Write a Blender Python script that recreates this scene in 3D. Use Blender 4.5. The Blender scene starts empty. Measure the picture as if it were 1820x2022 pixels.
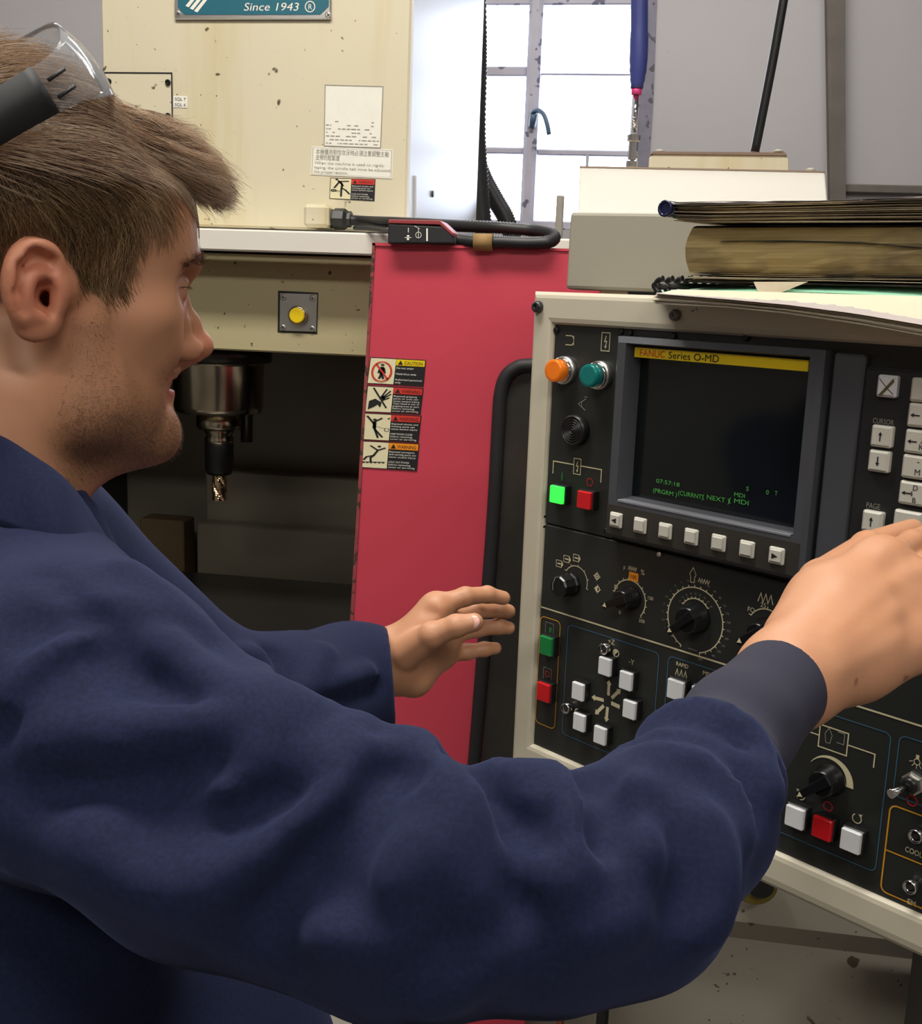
import bpy, bmesh, math, random
import numpy as np
from mathutils import Vector, Matrix

random.seed(7)
RNG = np.random.default_rng(7)
SC = bpy.context.scene
COL = SC.collection

# ------------------------------------------------------------------ camera
F_PX, CX, CY = 2200.0, 910.0, 1011.0
_rho, _pitch, _yaw = 0.037, math.atan(433 / 2200.0), math.radians(8.83)
_down = np.array([-math.sin(_rho), math.cos(_rho), 0]) * math.cos(_pitch) + np.array([0, 0, 1.0]) * math.sin(_pitch)
_fx = np.array([0, 0, 1.0]) - _down * _down[2]
_fx /= np.linalg.norm(_fx)
_rx = np.cross(_down, _fx)
_X = _rx * math.cos(_yaw) - _fx * math.sin(_yaw)
_Y = _fx * math.cos(_yaw) + _rx * math.sin(_yaw)
RM = np.stack([_X, _Y, -_down])            # world = RM @ (right, down, forward)
CAM = np.array([0.0, 0.0, 1.6])
cam = bpy.data.cameras.new('camera')
cam.sensor_fit = 'HORIZONTAL'
cam.sensor_width = 36.0
cam.lens = 36.0 * F_PX / 1820.0
cam.clip_start = 0.02
cam_o = bpy.data.objects.new('camera', cam)
COL.objects.link(cam_o)
_m = Matrix(np.column_stack([RM @ [1, 0, 0], RM @ [0, -1, 0], RM @ [0, 0, -1]]).tolist()).to_4x4()
_m.translation = Vector(CAM)
cam_o.matrix_world = _m
SC.camera = cam_o

# ------------------------------------------------------------------ world, lights, exposure
SC.view_settings.view_transform = 'Standard'
SC.view_settings.look = 'None'
SC.view_settings.gamma = 1.0
SC.view_settings.use_curve_mapping = False
SC.view_settings.exposure = 0.40
try:
    SC.cycles.use_denoising = True
    SC.cycles.max_bounces = 8
    SC.cycles.transparent_max_bounces = 12
    SC.cycles.sample_clamp_indirect = 6.0
    SC.cycles.caustics_reflective = False
    SC.cycles.caustics_refractive = False
except Exception:
    pass
W = bpy.data.worlds.new('sky')
SC.world = W
W.use_nodes = True
W.node_tree.nodes['Background'].inputs[0].default_value = (0.80, 0.88, 1.0, 1)
W.node_tree.nodes['Background'].inputs[1].default_value = 9.0


def area_light(name, loc, target, sx, sy, watts, col=(1, 1, 1), spread=180):
    l = bpy.data.lights.new(name, 'AREA')
    l.shape = 'RECTANGLE'
    l.size, l.size_y = sx, sy
    l.energy = watts
    l.color = col
    l.spread = math.radians(spread)
    o = bpy.data.objects.new(name, l)
    COL.objects.link(o)
    o.location = loc
    d = Vector(target) - Vector(loc)
    o.rotation_euler = d.to_track_quat('-Z', 'Y').to_euler()
    return o


# fluorescent fittings on the workshop ceiling (lamp light only; fittings are above the frame), then two added fills
area_light('ceiling_and_fill_light', (-0.45, 0.85, 3.30), (-0.45, 0.85, 0), 1.5, 0.30, 40, (1.0, 0.95, 0.87))
area_light('ceiling_and_fill_light', (1.25, -1.1, 3.30), (1.25, -1.1, 0), 1.5, 0.30, 34, (1.0, 0.95, 0.87))
area_light('ceiling_and_fill_light', (-0.9, -1.5, 3.30), (-0.9, -1.5, 0), 1.5, 0.30, 27, (1.0, 0.95, 0.87))
area_light('ceiling_and_fill_light', (0.1, 2.95, 3.30), (0.1, 2.95, 0), 1.5, 0.30, 22, (1.0, 0.97, 0.93))  # added fill that brightens the back wall
area_light('ceiling_and_fill_light', (-2.0, 2.9, 3.30), (-2.0, 2.9, 0), 1.5, 0.30, 18, (1.0, 0.97, 0.93))  # added fill for the dim back wall left of the column
# daylight entering through the window (portal only guides the sky light)
_p = area_light('window_portal', (-0.42, 4.02, 2.35), (-0.42, 0, 2.35), 0.82, 1.2, 1)
try:
    _p.data.cycles.is_portal = True
except Exception:
    pass


# ------------------------------------------------------------------ projection helpers
def ray(px, py):
    return RM @ np.array([(px - CX) / F_PX, (py - CY) / F_PX, 1.0])


def at(px, py, d):
    return CAM + ray(px, py) * d


def hit(px, py, p0, n):
    r = ray(px, py)
    return CAM + r * (np.dot(np.asarray(p0, float) - CAM, n) / np.dot(r, n))


def hy(px, py, y):
    return hit(px, py, (0, y, 0), np.array([0, 1.0, 0]))


def proj(p):
    c = (np.asarray(p, float) - CAM) @ RM
    return np.stack([c[..., 0] / c[..., 2] * F_PX + CX, c[..., 1] / c[..., 2] * F_PX + CY], -1)


# ------------------------------------------------------------------ materials
def new_mat(name):
    m = bpy.data.materials.new(name)
    m.use_nodes = True
    nt = m.node_tree
    return m, nt, nt.nodes['Principled BSDF']


def N(nt, t, **kw):
    n = nt.nodes.new(t)
    for k, v in kw.items():
        setattr(n, k, v)
    return n


def mixcol(nt, fac, a, b, mode='MIX'):
    n = N(nt, 'ShaderNodeMix', data_type='RGBA', blend_type=mode)
    for sock, v in ((n.inputs[0], fac), (n.inputs[6], a), (n.inputs[7], b)):
        if hasattr(v, 'links'):
            nt.links.new(v, sock)
        elif isinstance(v, (int, float)):
            sock.default_value = v
        else:
            sock.default_value = (*v[:3], 1)
    return n.outputs[2]


def noise(nt, scale, detail=4, rough=.55, vec=None, stretch=None):
    t = N(nt, 'ShaderNodeTexCoord')
    src = t.outputs['Object'] if vec is None else vec
    if stretch:
        mp = N(nt, 'ShaderNodeMapping')
        mp.inputs['Scale'].default_value = stretch
        nt.links.new(src, mp.inputs[0])
        src = mp.outputs[0]
    n = N(nt, 'ShaderNodeTexNoise')
    n.inputs['Scale'].default_value = scale
    n.inputs['Detail'].default_value = detail
    n.inputs['Roughness'].default_value = rough
    nt.links.new(src, n.inputs['Vector'])
    return n.outputs['Fac']


def ramp(nt, fac, p0, p1, c0=(0, 0, 0), c1=(1, 1, 1)):
    r = N(nt, 'ShaderNodeValToRGB')
    r.color_ramp.elements[0].position = p0
    r.color_ramp.elements[1].position = p1
    r.color_ramp.elements[0].color = (*c0, 1)
    r.color_ramp.elements[1].color = (*c1, 1)
    nt.links.new(fac, r.inputs[0])
    return r.outputs[0]


def bump(nt, bs, h, strength=.2, dist=.001):
    b = N(nt, 'ShaderNodeBump')
    b.inputs['Strength'].default_value = strength
    b.inputs['Distance'].default_value = dist
    nt.links.new(h, b.inputs['Height'])
    nt.links.new(b.outputs[0], bs.inputs['Normal'])


def paint(name, col, rough=.45, metal=0.0, var=.12, vscale=6, specks=None, speckcol=(.05, .04, .03), streak=None,
          bumpy=0.0, spec=.5, coat=0.0, chips=None):
    """painted / plain surface with slight mottling, optional dirt specks, streaks and chipped spots"""
    m, nt, bs = new_mat(name)
    c2 = tuple(x * (1 - var) for x in col)
    c1 = tuple(min(1, x * (1 + var)) for x in col)
    c = mixcol(nt, noise(nt, vscale), c2, c1)
    if streak:
        s = ramp(nt, noise(nt, 9, 5, .6, stretch=(1, 1, .08)), .52, .75)
        c = mixcol(nt, s, c, streak)
    if specks:
        for sc, th in specks:
            s = ramp(nt, noise(nt, sc, 2, .5), th, th + .03)
            c = mixcol(nt, s, c, speckcol)
    if chips:
        s = ramp(nt, noise(nt, chips[0], 6, .7), chips[1], chips[1] + .01)
        c = mixcol(nt, s, c, (.05, .035, .025))
    nt.links.new(c, bs.inputs['Base Color'])
    bs.inputs['Roughness'].default_value = rough
    bs.inputs['Metallic'].default_value = metal
    bs.inputs['Specular IOR Level'].default_value = spec
    if coat:
        bs.inputs['Coat Weight'].default_value = coat
        bs.inputs['Coat Roughness'].default_value = .12
    if bumpy:
        bump(nt, bs, noise(nt, 260, 3), bumpy, .0006)
    return m


def plain(name, col, rough=.5, metal=0.0, emit=None, es=1.0):
    m, nt, bs = new_mat(name)
    c = mixcol(nt, noise(nt, 30), tuple(x * .93 for x in col), tuple(min(1, x * 1.05) for x in col))
    nt.links.new(c, bs.inputs['Base Color'])
    bs.inputs['Roughness'].default_value = rough
    bs.inputs['Metallic'].default_value = metal
    if emit:
        bs.inputs['Emission Color'].default_value = (*emit, 1)
        bs.inputs['Emission Strength'].default_value = es
    return m


def s2l(r, g, b):
    f = lambda v: (v / 255 / 12.92) if v <= 10 else ((v / 255 + .055) / 1.055) ** 2.4
    return (f(r), f(g), f(b))


M = {}
M['wall'] = paint('wall_paint', s2l(170, 166, 168), .8, var=.05, vscale=2.5, specks=[(40, .76)], speckcol=(.25, .23, .22))
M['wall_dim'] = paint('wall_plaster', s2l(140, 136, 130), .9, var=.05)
M['beam'] = paint('timber_beam', s2l(98, 91, 84), .8, var=.3, vscale=14, streak=(.10, .09, .08))
M['floor'] = paint('concrete', s2l(104, 99, 92), .8, var=.2, vscale=3)
M['cream'] = paint('cream_paint', s2l(218, 209, 182), .42, var=.05, vscale=3, specks=[(34, .715), (95, .72)],
                   speckcol=(.10, .08, .04), streak=s2l(204, 188, 142), bumpy=.05)
M['apron'] = paint('apron_paint', s2l(182, 172, 134), .45, var=.06, vscale=4, specks=[(60, .72), (120, .73)],
                   speckcol=(.07, .06, .03))
M['white'] = paint('white_paint', s2l(228, 224, 214), .4, var=.03, vscale=5, specks=[(70, .77)], speckcol=(.2, .18, .15))
M['sidegrey'] = paint('pale_grey_paint', s2l(214, 216, 222), .3, var=.03, vscale=3)
M['boxgrey'] = paint('stone_grey_paint', s2l(158, 153, 139), .5, var=.05, vscale=8, specks=[(30, .77)], speckcol=(.2, .18, .15))
M['consolegrey'] = paint('console_paint', s2l(205, 198, 178), .42, var=.06, vscale=10, chips=(26, .70), bumpy=.08)
M['base'] = paint('base_paint', s2l(182, 176, 162), .5, var=.12, vscale=5, specks=[(25, .70), (70, .72)], speckcol=(.12, .10, .06))
M['red'] = paint('red_paint', s2l(206, 70, 88), .40, var=.05, vscale=5, specks=[(300, .70)], speckcol=s2l(190, 60, 74), bumpy=.12)
M['redworn'] = paint('red_edge_worn', s2l(150, 70, 72), .5, var=.3, vscale=60, chips=(55, .55))
M['black'] = plain('black_plastic', (.012, .012, .013), .35)
M['blackmat'] = plain('black_rubber', (.016, .016, .018), .6)
M['knob'] = plain('knob_plastic', (.008, .008, .009), .25)
M['face'] = paint('charcoal_panel', s2l(40, 42, 40), .45, var=.08, vscale=20, bumpy=.05)
M['bezel'] = paint('slate_plastic', s2l(74, 76, 82), .4, var=.06, vscale=20, bumpy=.06)
M['bezeldark'] = plain('dark_plastic', s2l(34, 34, 36), .5)
M['strip'] = plain('softkey_strip', s2l(52, 49, 44), .5)
M['key'] = paint('key_plastic', s2l(205, 203, 192), .35, var=.06, vscale=60)
M['keyw'] = plain('white_button', s2l(226, 228, 232), .3)
M['keygreen_on'] = plain('lit_green', (.05, .8, .1), .3, emit=(.03, 1, .06), es=.75)
M['keyred'] = plain('red_button', (.65, .012, .018), .3)
M['keygreen'] = plain('green_button', (.01, .24, .06), .3)
M['print'] = plain('cream_print', s2l(214, 205, 168), .6)
M['printdim'] = plain('grey_print', s2l(140, 138, 128), .6)
M['printblue'] = plain('blue_print', s2l(58, 96, 118), .6)
M['printorange'] = plain('amber_print', s2l(214, 152, 40), .6)
M['printgreen'] = plain('green_print', s2l(30, 110, 60), .6)
M['printred'] = plain('red_print', s2l(170, 36, 40), .6)
M['ink'] = plain('black_ink', (.01, .01, .01), .6)
M['inkgrey'] = plain('faded_ink', s2l(150, 146, 136), .7)
M['paper'] = plain('label_paper', s2l(240, 238, 226), .6)
M['sticker'] = plain('cream_sticker', s2l(232, 224, 186), .35)
M['stickerdark'] = plain('charcoal_sticker', s2l(40, 40, 42), .35)
M['yellow'] = plain('yellow_label', s2l(238, 206, 20), .4)
M['orange'] = plain('orange_label', s2l(246, 150, 34), .4)
M['redlabel'] = plain('red_label', s2l(214, 60, 50), .4)
M['teal'] = plain('teal_enamel', s2l(36, 104, 122), .35)
M['silver'] = plain('satin_metal', (.62, .61, .58), .35, 1)
M['chrome'] = plain('chrome', (.8, .8, .8), .12, 1)
M['steel'] = paint('machined_steel', (.50, .44, .34), .2, 1, var=.15, vscale=40)
M['darksteel'] = paint('oily_steel', (.06, .055, .05), .3, .6, var=.2, vscale=20)
M['cutter'] = paint('gold_cutter', (.78, .58, .36), .2, 1, var=.2, vscale=90)
M['cavity'] = paint('mottled_grey_sheet', s2l(136, 131, 116), .32, .15, var=.25, vscale=4)  # mid grey with random mottling
M['cavityblack'] = paint('mottled_black_sheet', s2l(40, 37, 33), .5, var=.25, vscale=4)  # near black with random mottling
M['cavitybrown'] = paint('oily_brown', s2l(104, 86, 62), .5, var=.25, vscale=6)
M['copper'] = plain('copper', (.55, .25, .14), .35, 1)
M['cable'] = plain('black_conduit', (.02, .02, .022), .45)
M['green_cable'] = plain('green_conduit', (.02, .06, .04), .5)
M['bluehandle'] = plain('blue_sleeve', s2l(58, 66, 130), .4)
M['pink'] = plain('pink_collar', s2l(225, 70, 140), .4)
M['screwdark'] = plain('dark_screw', (.02, .02, .02), .4, .5)
M['amberlens'] = plain('amber_lens', (.75, .17, .01), .12, emit=(1, .22, .01), es=.12)
M['teallens'] = plain('teal_lens', (.005, .16, .15), .12, emit=(0, .3, .26), es=.03)
M['crttext'] = plain('phosphor_text', (.05, .3, .05), .4, emit=(.14, .50, .10), es=.12)
M['lapel'] = None


def glassy(name, tint, rough, fac=.12, refl=(1, 1, 1), haze=0.0):
    m, nt, bs = new_mat(name)
    nt.nodes.remove(bs)
    tr = N(nt, 'ShaderNodeBsdfTransparent')
    tr.inputs[0].default_value = (*tint, 1)
    gl = N(nt, 'ShaderNodeBsdfGlossy')
    gl.inputs['Roughness'].default_value = rough
    gl.inputs['Color'].default_value = (*refl, 1)
    lw = N(nt, 'ShaderNodeLayerWeight')
    lw.inputs[0].default_value = fac
    mx = N(nt, 'ShaderNodeMixShader')
    nt.links.new(lw.outputs['Fresnel'], mx.inputs[0])
    nt.links.new(tr.outputs[0], mx.inputs[1])
    nt.links.new(gl.outputs[0], mx.inputs[2])
    out = mx.outputs[0]
    if haze:
        df = N(nt, 'ShaderNodeBsdfDiffuse')
        df.inputs[0].default_value = (.85, .86, .9, 1)
        m2 = N(nt, 'ShaderNodeMixShader')
        m2.inputs[0].default_value = haze
        nt.links.new(out, m2.inputs[1])
        nt.links.new(df.outputs[0], m2.inputs[2])
        out = m2.outputs[0]
    nt.links.new(out, nt.nodes['Material Output'].inputs[0])
    return m


M['pane'] = glassy('window_glass', (.96, .97, 1.0), .02, .08)
M['lens'] = glassy('clear_visor', (.95, .96, .97), .06, .10, haze=.09)
m, nt, bs = new_mat('screen_glass')
bs.inputs['Base Color'].default_value = (.006, .008, .010, 1)
bs.inputs['Roughness'].default_value = .12
c = mixcol(nt, noise(nt, 8), (.005, .007, .008), (.009, .011, .012))
nt.links.new(c, bs.inputs['Base Color'])
M['screen'] = m
m, nt, bs = new_mat('smoked_window')
c = mixcol(nt, noise(nt, 9, 5), s2l(52, 50, 46), s2l(100, 98, 94))
nt.links.new(c, bs.inputs['Base Color'])
bs.inputs['Roughness'].default_value = .22
bs.inputs['Metallic'].default_value = .55
M['smoked'] = m


# ------------------------------------------------------------------ mesh builder
class MB:
    def __init__(self):
        self.v, self.f, self.s = [], [], []

    def add(self, vs, fs, smooth=False):
        b = len(self.v)
        self.v += [tuple(map(float, p)) for p in vs]
        self.f += [tuple(b + i for i in f) for f in fs]
        self.s += [smooth] * len(fs)
        return self

    def box(self, lo, hi, ch=0.0):
        lo, hi = np.minimum(lo, hi), np.maximum(lo, hi)
        if ch <= 0:
            vs = [(x, y, z) for x in (lo[0], hi[0]) for y in (lo[1], hi[1]) for z in (lo[2], hi[2])]
            fs = [(0, 1, 3, 2), (4, 6, 7, 5), (0, 4, 5, 1), (2, 3, 7, 6), (0, 2, 6, 4), (1, 5, 7, 3)]
            return self.add(vs, fs)
        ch = min(ch, *((hi - lo) / 2.01))
        vs, idx = [], {}
        for ix in (0, 1):
            for iy in (0, 1):
                for iz in (0, 1):
                    p = [lo[0] if ix == 0 else hi[0], lo[1] if iy == 0 else hi[1], lo[2] if iz == 0 else hi[2]]
                    sg = [1 if i == 0 else -1 for i in (ix, iy, iz)]
                    for ax in range(3):
                        q = [p[a] + (0 if a == ax else sg[a] * ch) for a in range(3)]
                        idx[(ix, iy, iz, ax)] = len(vs)
                        vs.append(q)
        fs = []
        for ax in range(3):
            a, b = [(1, 2), (0, 2), (0, 1)][ax]
            for s in (0, 1):
                k = []
                for (i, j) in ((0, 0), (1, 0), (1, 1), (0, 1)):
                    t = [0, 0, 0]
                    t[ax], t[a], t[b] = s, i, j
                    k.append(idx[(*t, ax)])
                fs.append(tuple(k))
            for i in (0, 1):
                for j in (0, 1):
                    t0, t1 = [0, 0, 0], [0, 0, 0]
                    t0[a] = t1[a] = i
                    t0[b] = t1[b] = j
                    t1[ax] = 1
                    fs.append((idx[(*t0, a)], idx[(*t1, a)], idx[(*t1, b)], idx[(*t0, b)]))
        for ix in (0, 1):
            for iy in (0, 1):
                for iz in (0, 1):
                    fs.append(tuple(idx[(ix, iy, iz, a)] for a in range(3)))
        return self.add(vs, fs)

    def lathe(self, prof, c, axis=(0, 0, 1), n=24, smooth=True, cap=True):
        """prof: (radius, height along axis) list"""
        ax = Vector(axis).normalized()
        u = ax.orthogonal().normalized()
        w = ax.cross(u)
        c = Vector(c)
        vs, fs = [], []
        for r, h in prof:
            for k in range(n):
                a = 2 * math.pi * k / n
                vs.append(c + ax * h + u * (r * math.cos(a)) + w * (r * math.sin(a)))
        for i in range(len(prof) - 1):
            for k in range(n):
                fs.append((i * n + k, i * n + (k + 1) % n, (i + 1) * n + (k + 1) % n, (i + 1) * n + k))
        self.add(vs, fs, smooth)
        if cap:
            b = len(self.v) - len(vs)
            self.f += [tuple(b + k for k in range(n)), tuple(b + (len(prof) - 1) * n + k for k in range(n))]
            self.s += [False, False]
        return self

    def cyl(self, p, q, r, n=16, r2=None):
        p, q = Vector(p), Vector(q)
        L = (q - p).length
        return self.lathe([(r, 0), (r if r2 is None else r2, L)], p, q - p, n)

    def tube(self, path, r, n=10, rad=None, closed=False):
        P = [Vector(p) for p in path]
        k = len(P)
        vs, fs = [], []
        pu = None
        for i in range(k):
            if closed:
                t = (P[(i + 1) % k] - P[i - 1]).normalized()
            else:
                t = (P[min(i + 1, k - 1)] - P[max(i - 1, 0)]).normalized()
            u = t.orthogonal() if pu is None else pu - t * pu.dot(t)
            u.normalize()
            pu = u
            w = t.cross(u)
            ri = rad[i] if rad is not None else r
            for j in range(n):
                a = 2 * math.pi * j / n
                vs.append(P[i] + u * (ri * math.cos(a)) + w * (ri * math.sin(a)))
        for i in range(k if closed else k - 1):
            for j in range(n):
                a, b = i * n, ((i + 1) % k) * n
                fs.append((a + j, a + (j + 1) % n, b + (j + 1) % n, b + j))
        self.add(vs, fs, True)
        if not closed:
            b = len(self.v) - len(vs)
            self.f += [tuple(b + j for j in range(n)), tuple(b + (k - 1) * n + j for j in range(n))]
            self.s += [False, False]
        return self

    def grid(self, rows, smooth=True, closed=False):
        k, n = len(rows), len(rows[0])
        vs = [p for r in rows for p in r]
        fs = []
        for i in range(k - 1):
            for j in range(n if closed else n - 1):
                fs.append((i * n + j, i * n + (j + 1) % n, (i + 1) * n + (j + 1) % n, (i + 1) * n + j))
        return self.add(vs, fs, smooth)

    def prism(self, front, off):
        """closed outline (3D points) extruded by vector off"""
        n = len(front)
        off = np.asarray(off, float)
        vs = [np.asarray(p, float) for p in front] + [np.asarray(p, float) + off for p in front]
        fs = [tuple(range(n)), tuple(range(2 * n - 1, n - 1, -1))]
        fs += [(i, i + n, (i + 1) % n + n, (i + 1) % n) for i in range(n)]
        return self.add(vs, fs)

    def build(self, name, mat, parent=None, bevel=0, mw=None):
        me = bpy.data.meshes.new(name)
        me.from_pydata(self.v, [], self.f)
        me.polygons.foreach_set('use_smooth', self.s)
        bm = bmesh.new()
        bm.from_mesh(me)
        bmesh.ops.recalc_face_normals(bm, faces=bm.faces)
        bm.to_mesh(me)
        bm.free()
        return link(name, me, mat, parent, bevel)


def link(name, me, mat, parent=None, bevel=0):
    o = bpy.data.objects.new(name, me)
    COL.objects.link(o)
    if mat is not None:
        me.materials.append(mat)
    if parent is not None:
        o.parent = parent
    if bevel:
        b = o.modifiers.new('bevel', 'BEVEL')
        b.width = bevel
        b.segments = 2
        b.limit_method = 'ANGLE'
        b.angle_limit = math.radians(40)
        b.harden_normals = False
    return o


def thing(name, label, cat, loc=(0, 0, 0), group=None, rz=0.0):
    o = bpy.data.objects.new(name, None)
    o.empty_display_size = .05
    COL.objects.link(o)
    o.location = loc
    o.rotation_euler = (0, 0, rz)
    return tag(o, label, cat, group)


def tag(o, label, cat, group=None, kind=None):
    if label:
        o['label'] = label
    if cat:
        o['category'] = cat
    if group:
        o['group'] = group
    if kind:
        o['kind'] = kind
    return o


def struct(name, mb, mat, parent=None, bevel=0):
    o = mb.build(name, mat, parent, bevel)
    if parent is None:
        o['kind'] = 'structure'
    return o


# parts given in world coordinates: subtract the thing's location (things built in world axes)
class WM(MB):
    def build(self, name, mat, parent=None, bevel=0):
        if parent is not None:
            b = parent
            t = np.zeros(3)
            while b is not None:
                t += np.array(b.location)
                b = b.parent
            self.v = [tuple(np.array(p) - t) for p in self.v]
        return MB.build(self, name, mat, parent, bevel)


# ------------------------------------------------------------------ flat print
_tcache = {}


def text_geo(s):
    if s not in _tcache:
        c = bpy.data.curves.new('t', 'FONT')
        c.body = s
        c.size = 1.0
        c.resolution_u = 3
        o = bpy.data.objects.new('t', c)
        me = bpy.data.meshes.new_from_object(o)
        v = np.array([tuple(p.co)[:2] for p in me.vertices]) if len(me.vertices) else np.zeros((0, 2))
        f = [tuple(p.vertices) for p in me.polygons]
        bpy.data.objects.remove(o)
        bpy.data.curves.remove(c)
        bpy.data.meshes.remove(me)
        _tcache[s] = (v, f)
    return _tcache[s]


class D2:
    """flat 2-D drawing (x right, y up)"""

    def __init__(self):
        self.v, self.f = [], []

    def add(self, vs, fs):
        b = len(self.v)
        self.v += [tuple(p) for p in vs]
        self.f += [tuple(b + i for i in f) for f in fs]
        return self

    def poly(self, pts):
        return self.add(pts, [tuple(range(len(pts)))])

    def rect(self, x0, y0, x1, y1):
        return self.poly([(x0, y0), (x1, y0), (x1, y1), (x0, y1)])

    def stroke(self, pts, w, closed=False):
        P = [np.array(p, float) for p in pts]
        n = len(P)
        L, R = [], []
        for i in range(n):
            a = P[i - 1] if (i > 0 or closed) else P[i]
            b = P[(i + 1) % n] if (i < n - 1 or closed) else P[i]
            d1 = P[i] - a
            d2 = b - P[i]
            d1 = d1 / (np.linalg.norm(d1) or 1)
            d2 = d2 / (np.linalg.norm(d2) or 1)
            t = d1 + d2
            t = t / (np.linalg.norm(t) or 1)
            nn = np.array([-t[1], t[0]])
            ref = d2 if i < n - 1 or closed else d1
            cs = max(.4, abs(nn @ np.array([-ref[1], ref[0]])))
            L.append(P[i] + nn * w / 2 / cs)
            R.append(P[i] - nn * w / 2 / cs)
        vs = L + R
        fs = [(i, (i + 1) % n, n + (i + 1) % n, n + i) for i in range(n if closed else n - 1)]
        return self.add(vs, fs)

    def arc(self, c, r, a0, a1, w, n=24):
        return self.stroke([(c[0] + r * math.cos(math.radians(a0 + (a1 - a0) * i / n)),
                             c[1] + r * math.sin(math.radians(a0 + (a1 - a0) * i / n))) for i in range(n + 1)], w)

    def ring(self, c, r, w, n=28):
        return self.stroke([(c[0] + r * math.cos(2 * math.pi * i / n), c[1] + r * math.sin(2 * math.pi * i / n))
                            for i in range(n)], w, True)

    def disc(self, c, r, n=20):
        return self.poly([(c[0] + r * math.cos(2 * math.pi * i / n), c[1] + r * math.sin(2 * math.pi * i / n))
                          for i in range(n)])

    def rrect(self, x0, y0, x1, y1, r, w):
        p = []
        for cx, cy, a in ((x1 - r, y1 - r, 0), (x0 + r, y1 - r, 90), (x0 + r, y0 + r, 180), (x1 - r, y0 + r, 270)):
            for k in range(6):
                t = math.radians(a + 18 * k)
                p.append((cx + r * math.cos(t), cy + r * math.sin(t)))
        return self.stroke(p, w, True)

    def text(self, s, x, y, h, align='L', width=None, shear=0.0, sx=1.0, rot=0.0):
        v, f = text_geo(s)
        if not len(v):
            return self
        v = v.copy()
        sc = h / .72
        w = v[:, 0].max()
        if width is not None:
            sx = width / (w * sc)
        v[:, 0] = (v[:, 0] + shear * v[:, 1]) * sc * sx
        v[:, 1] *= sc
        w = w * sc * sx
        if align == 'C':
            v[:, 0] -= w / 2
        elif align == 'R':
            v[:, 0] -= w
        if rot:
            c, sn = math.cos(rot), math.sin(rot)
            v = v @ np.array([[c, sn], [-sn, c]])
        return self.add(v + [x, y], f)

    def build(self, name, mat, fn, parent=None, wm=True):
        b = WM() if wm else MB()
        b.v = [tuple(fn(x, y)) for x, y in self.v]
        b.f = self.f
        b.s = [False] * len(self.f)
        if not b.f:
            return None
        return b.build(name, mat, parent)


def quad_map(tl, tr, br, bl, off=(0, 0, 0)):
    """bilinear map of the unit square (x right, y up) onto four world points"""
    tl, tr, br, bl = [np.asarray(p, float) for p in (tl, tr, br, bl)]
    off = np.asarray(off, float)

    def fn(x, y):
        return (tl * (1 - x) + tr * x) * y + (bl * (1 - x) + br * x) * (1 - y) + off
    return fn


def spline(pts, n=8):
    """Catmull-Rom through points"""
    P = [np.asarray(p, float) for p in pts]
    P = [2 * P[0] - P[1]] + P + [2 * P[-1] - P[-2]]
    out = []
    for i in range(1, len(P) - 2):
        for k in range(n):
            t = k / n
            out.append(.5 * ((2 * P[i]) + (-P[i - 1] + P[i + 1]) * t + (2 * P[i - 1] - 5 * P[i] + 4 * P[i + 1] - P[i + 2]) * t * t
                             + (-P[i - 1] + 3 * P[i] - 3 * P[i + 1] + P[i + 2]) * t ** 3))
    out.append(P[-2])
    return out
# ================================================================== the room
YB = 4.0
struct('floor', MB().box((-3.2, -3.2, -.1), (3.2, YB + .3, 0)), M['floor'])
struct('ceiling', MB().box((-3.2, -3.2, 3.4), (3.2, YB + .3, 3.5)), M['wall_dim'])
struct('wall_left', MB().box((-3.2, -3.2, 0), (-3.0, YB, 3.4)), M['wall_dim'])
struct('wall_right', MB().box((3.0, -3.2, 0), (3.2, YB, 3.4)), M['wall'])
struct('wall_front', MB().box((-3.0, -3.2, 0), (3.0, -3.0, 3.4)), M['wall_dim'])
wx0, wx1 = -.84, float(hy(1268, 150, YB)[0])
wz0, wz1 = float(hy(1050, 452, YB)[2]), float(hy(1050, -160, YB)[2])
wb = MB()
wb.box((-3.0, YB, 0), (wx0, YB + .18, 3.4)).box((wx1, YB, 0), (3.0, YB + .18, 3.4))
wb.box((wx0, YB, 0), (wx1, YB + .18, wz0)).box((wx0, YB, wz1), (wx1, YB + .18, 3.4))
struct('wall_back', wb, M['wall'])
# dark timber upright and conduit on the back wall
b = MB()
bx0, bx1 = hy(1629, 10, YB)[0], hy(1668, 200, YB)[0]
b.prism([hy(1627, -330, YB - .05), hy(1668, -330, YB - .05), hy(1672, 1475, YB - .05), hy(1656, 1475, YB - .05)], (0, .05, 0))
struct('trim_1', b, M['beam'])
b = MB()
z = hy(1745, 375, YB)[2]
b.box((bx1, YB - .03, z - .014), (3.0, YB, z + .014), .004)
struct('trim_2', b, M['beam'])
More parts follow.
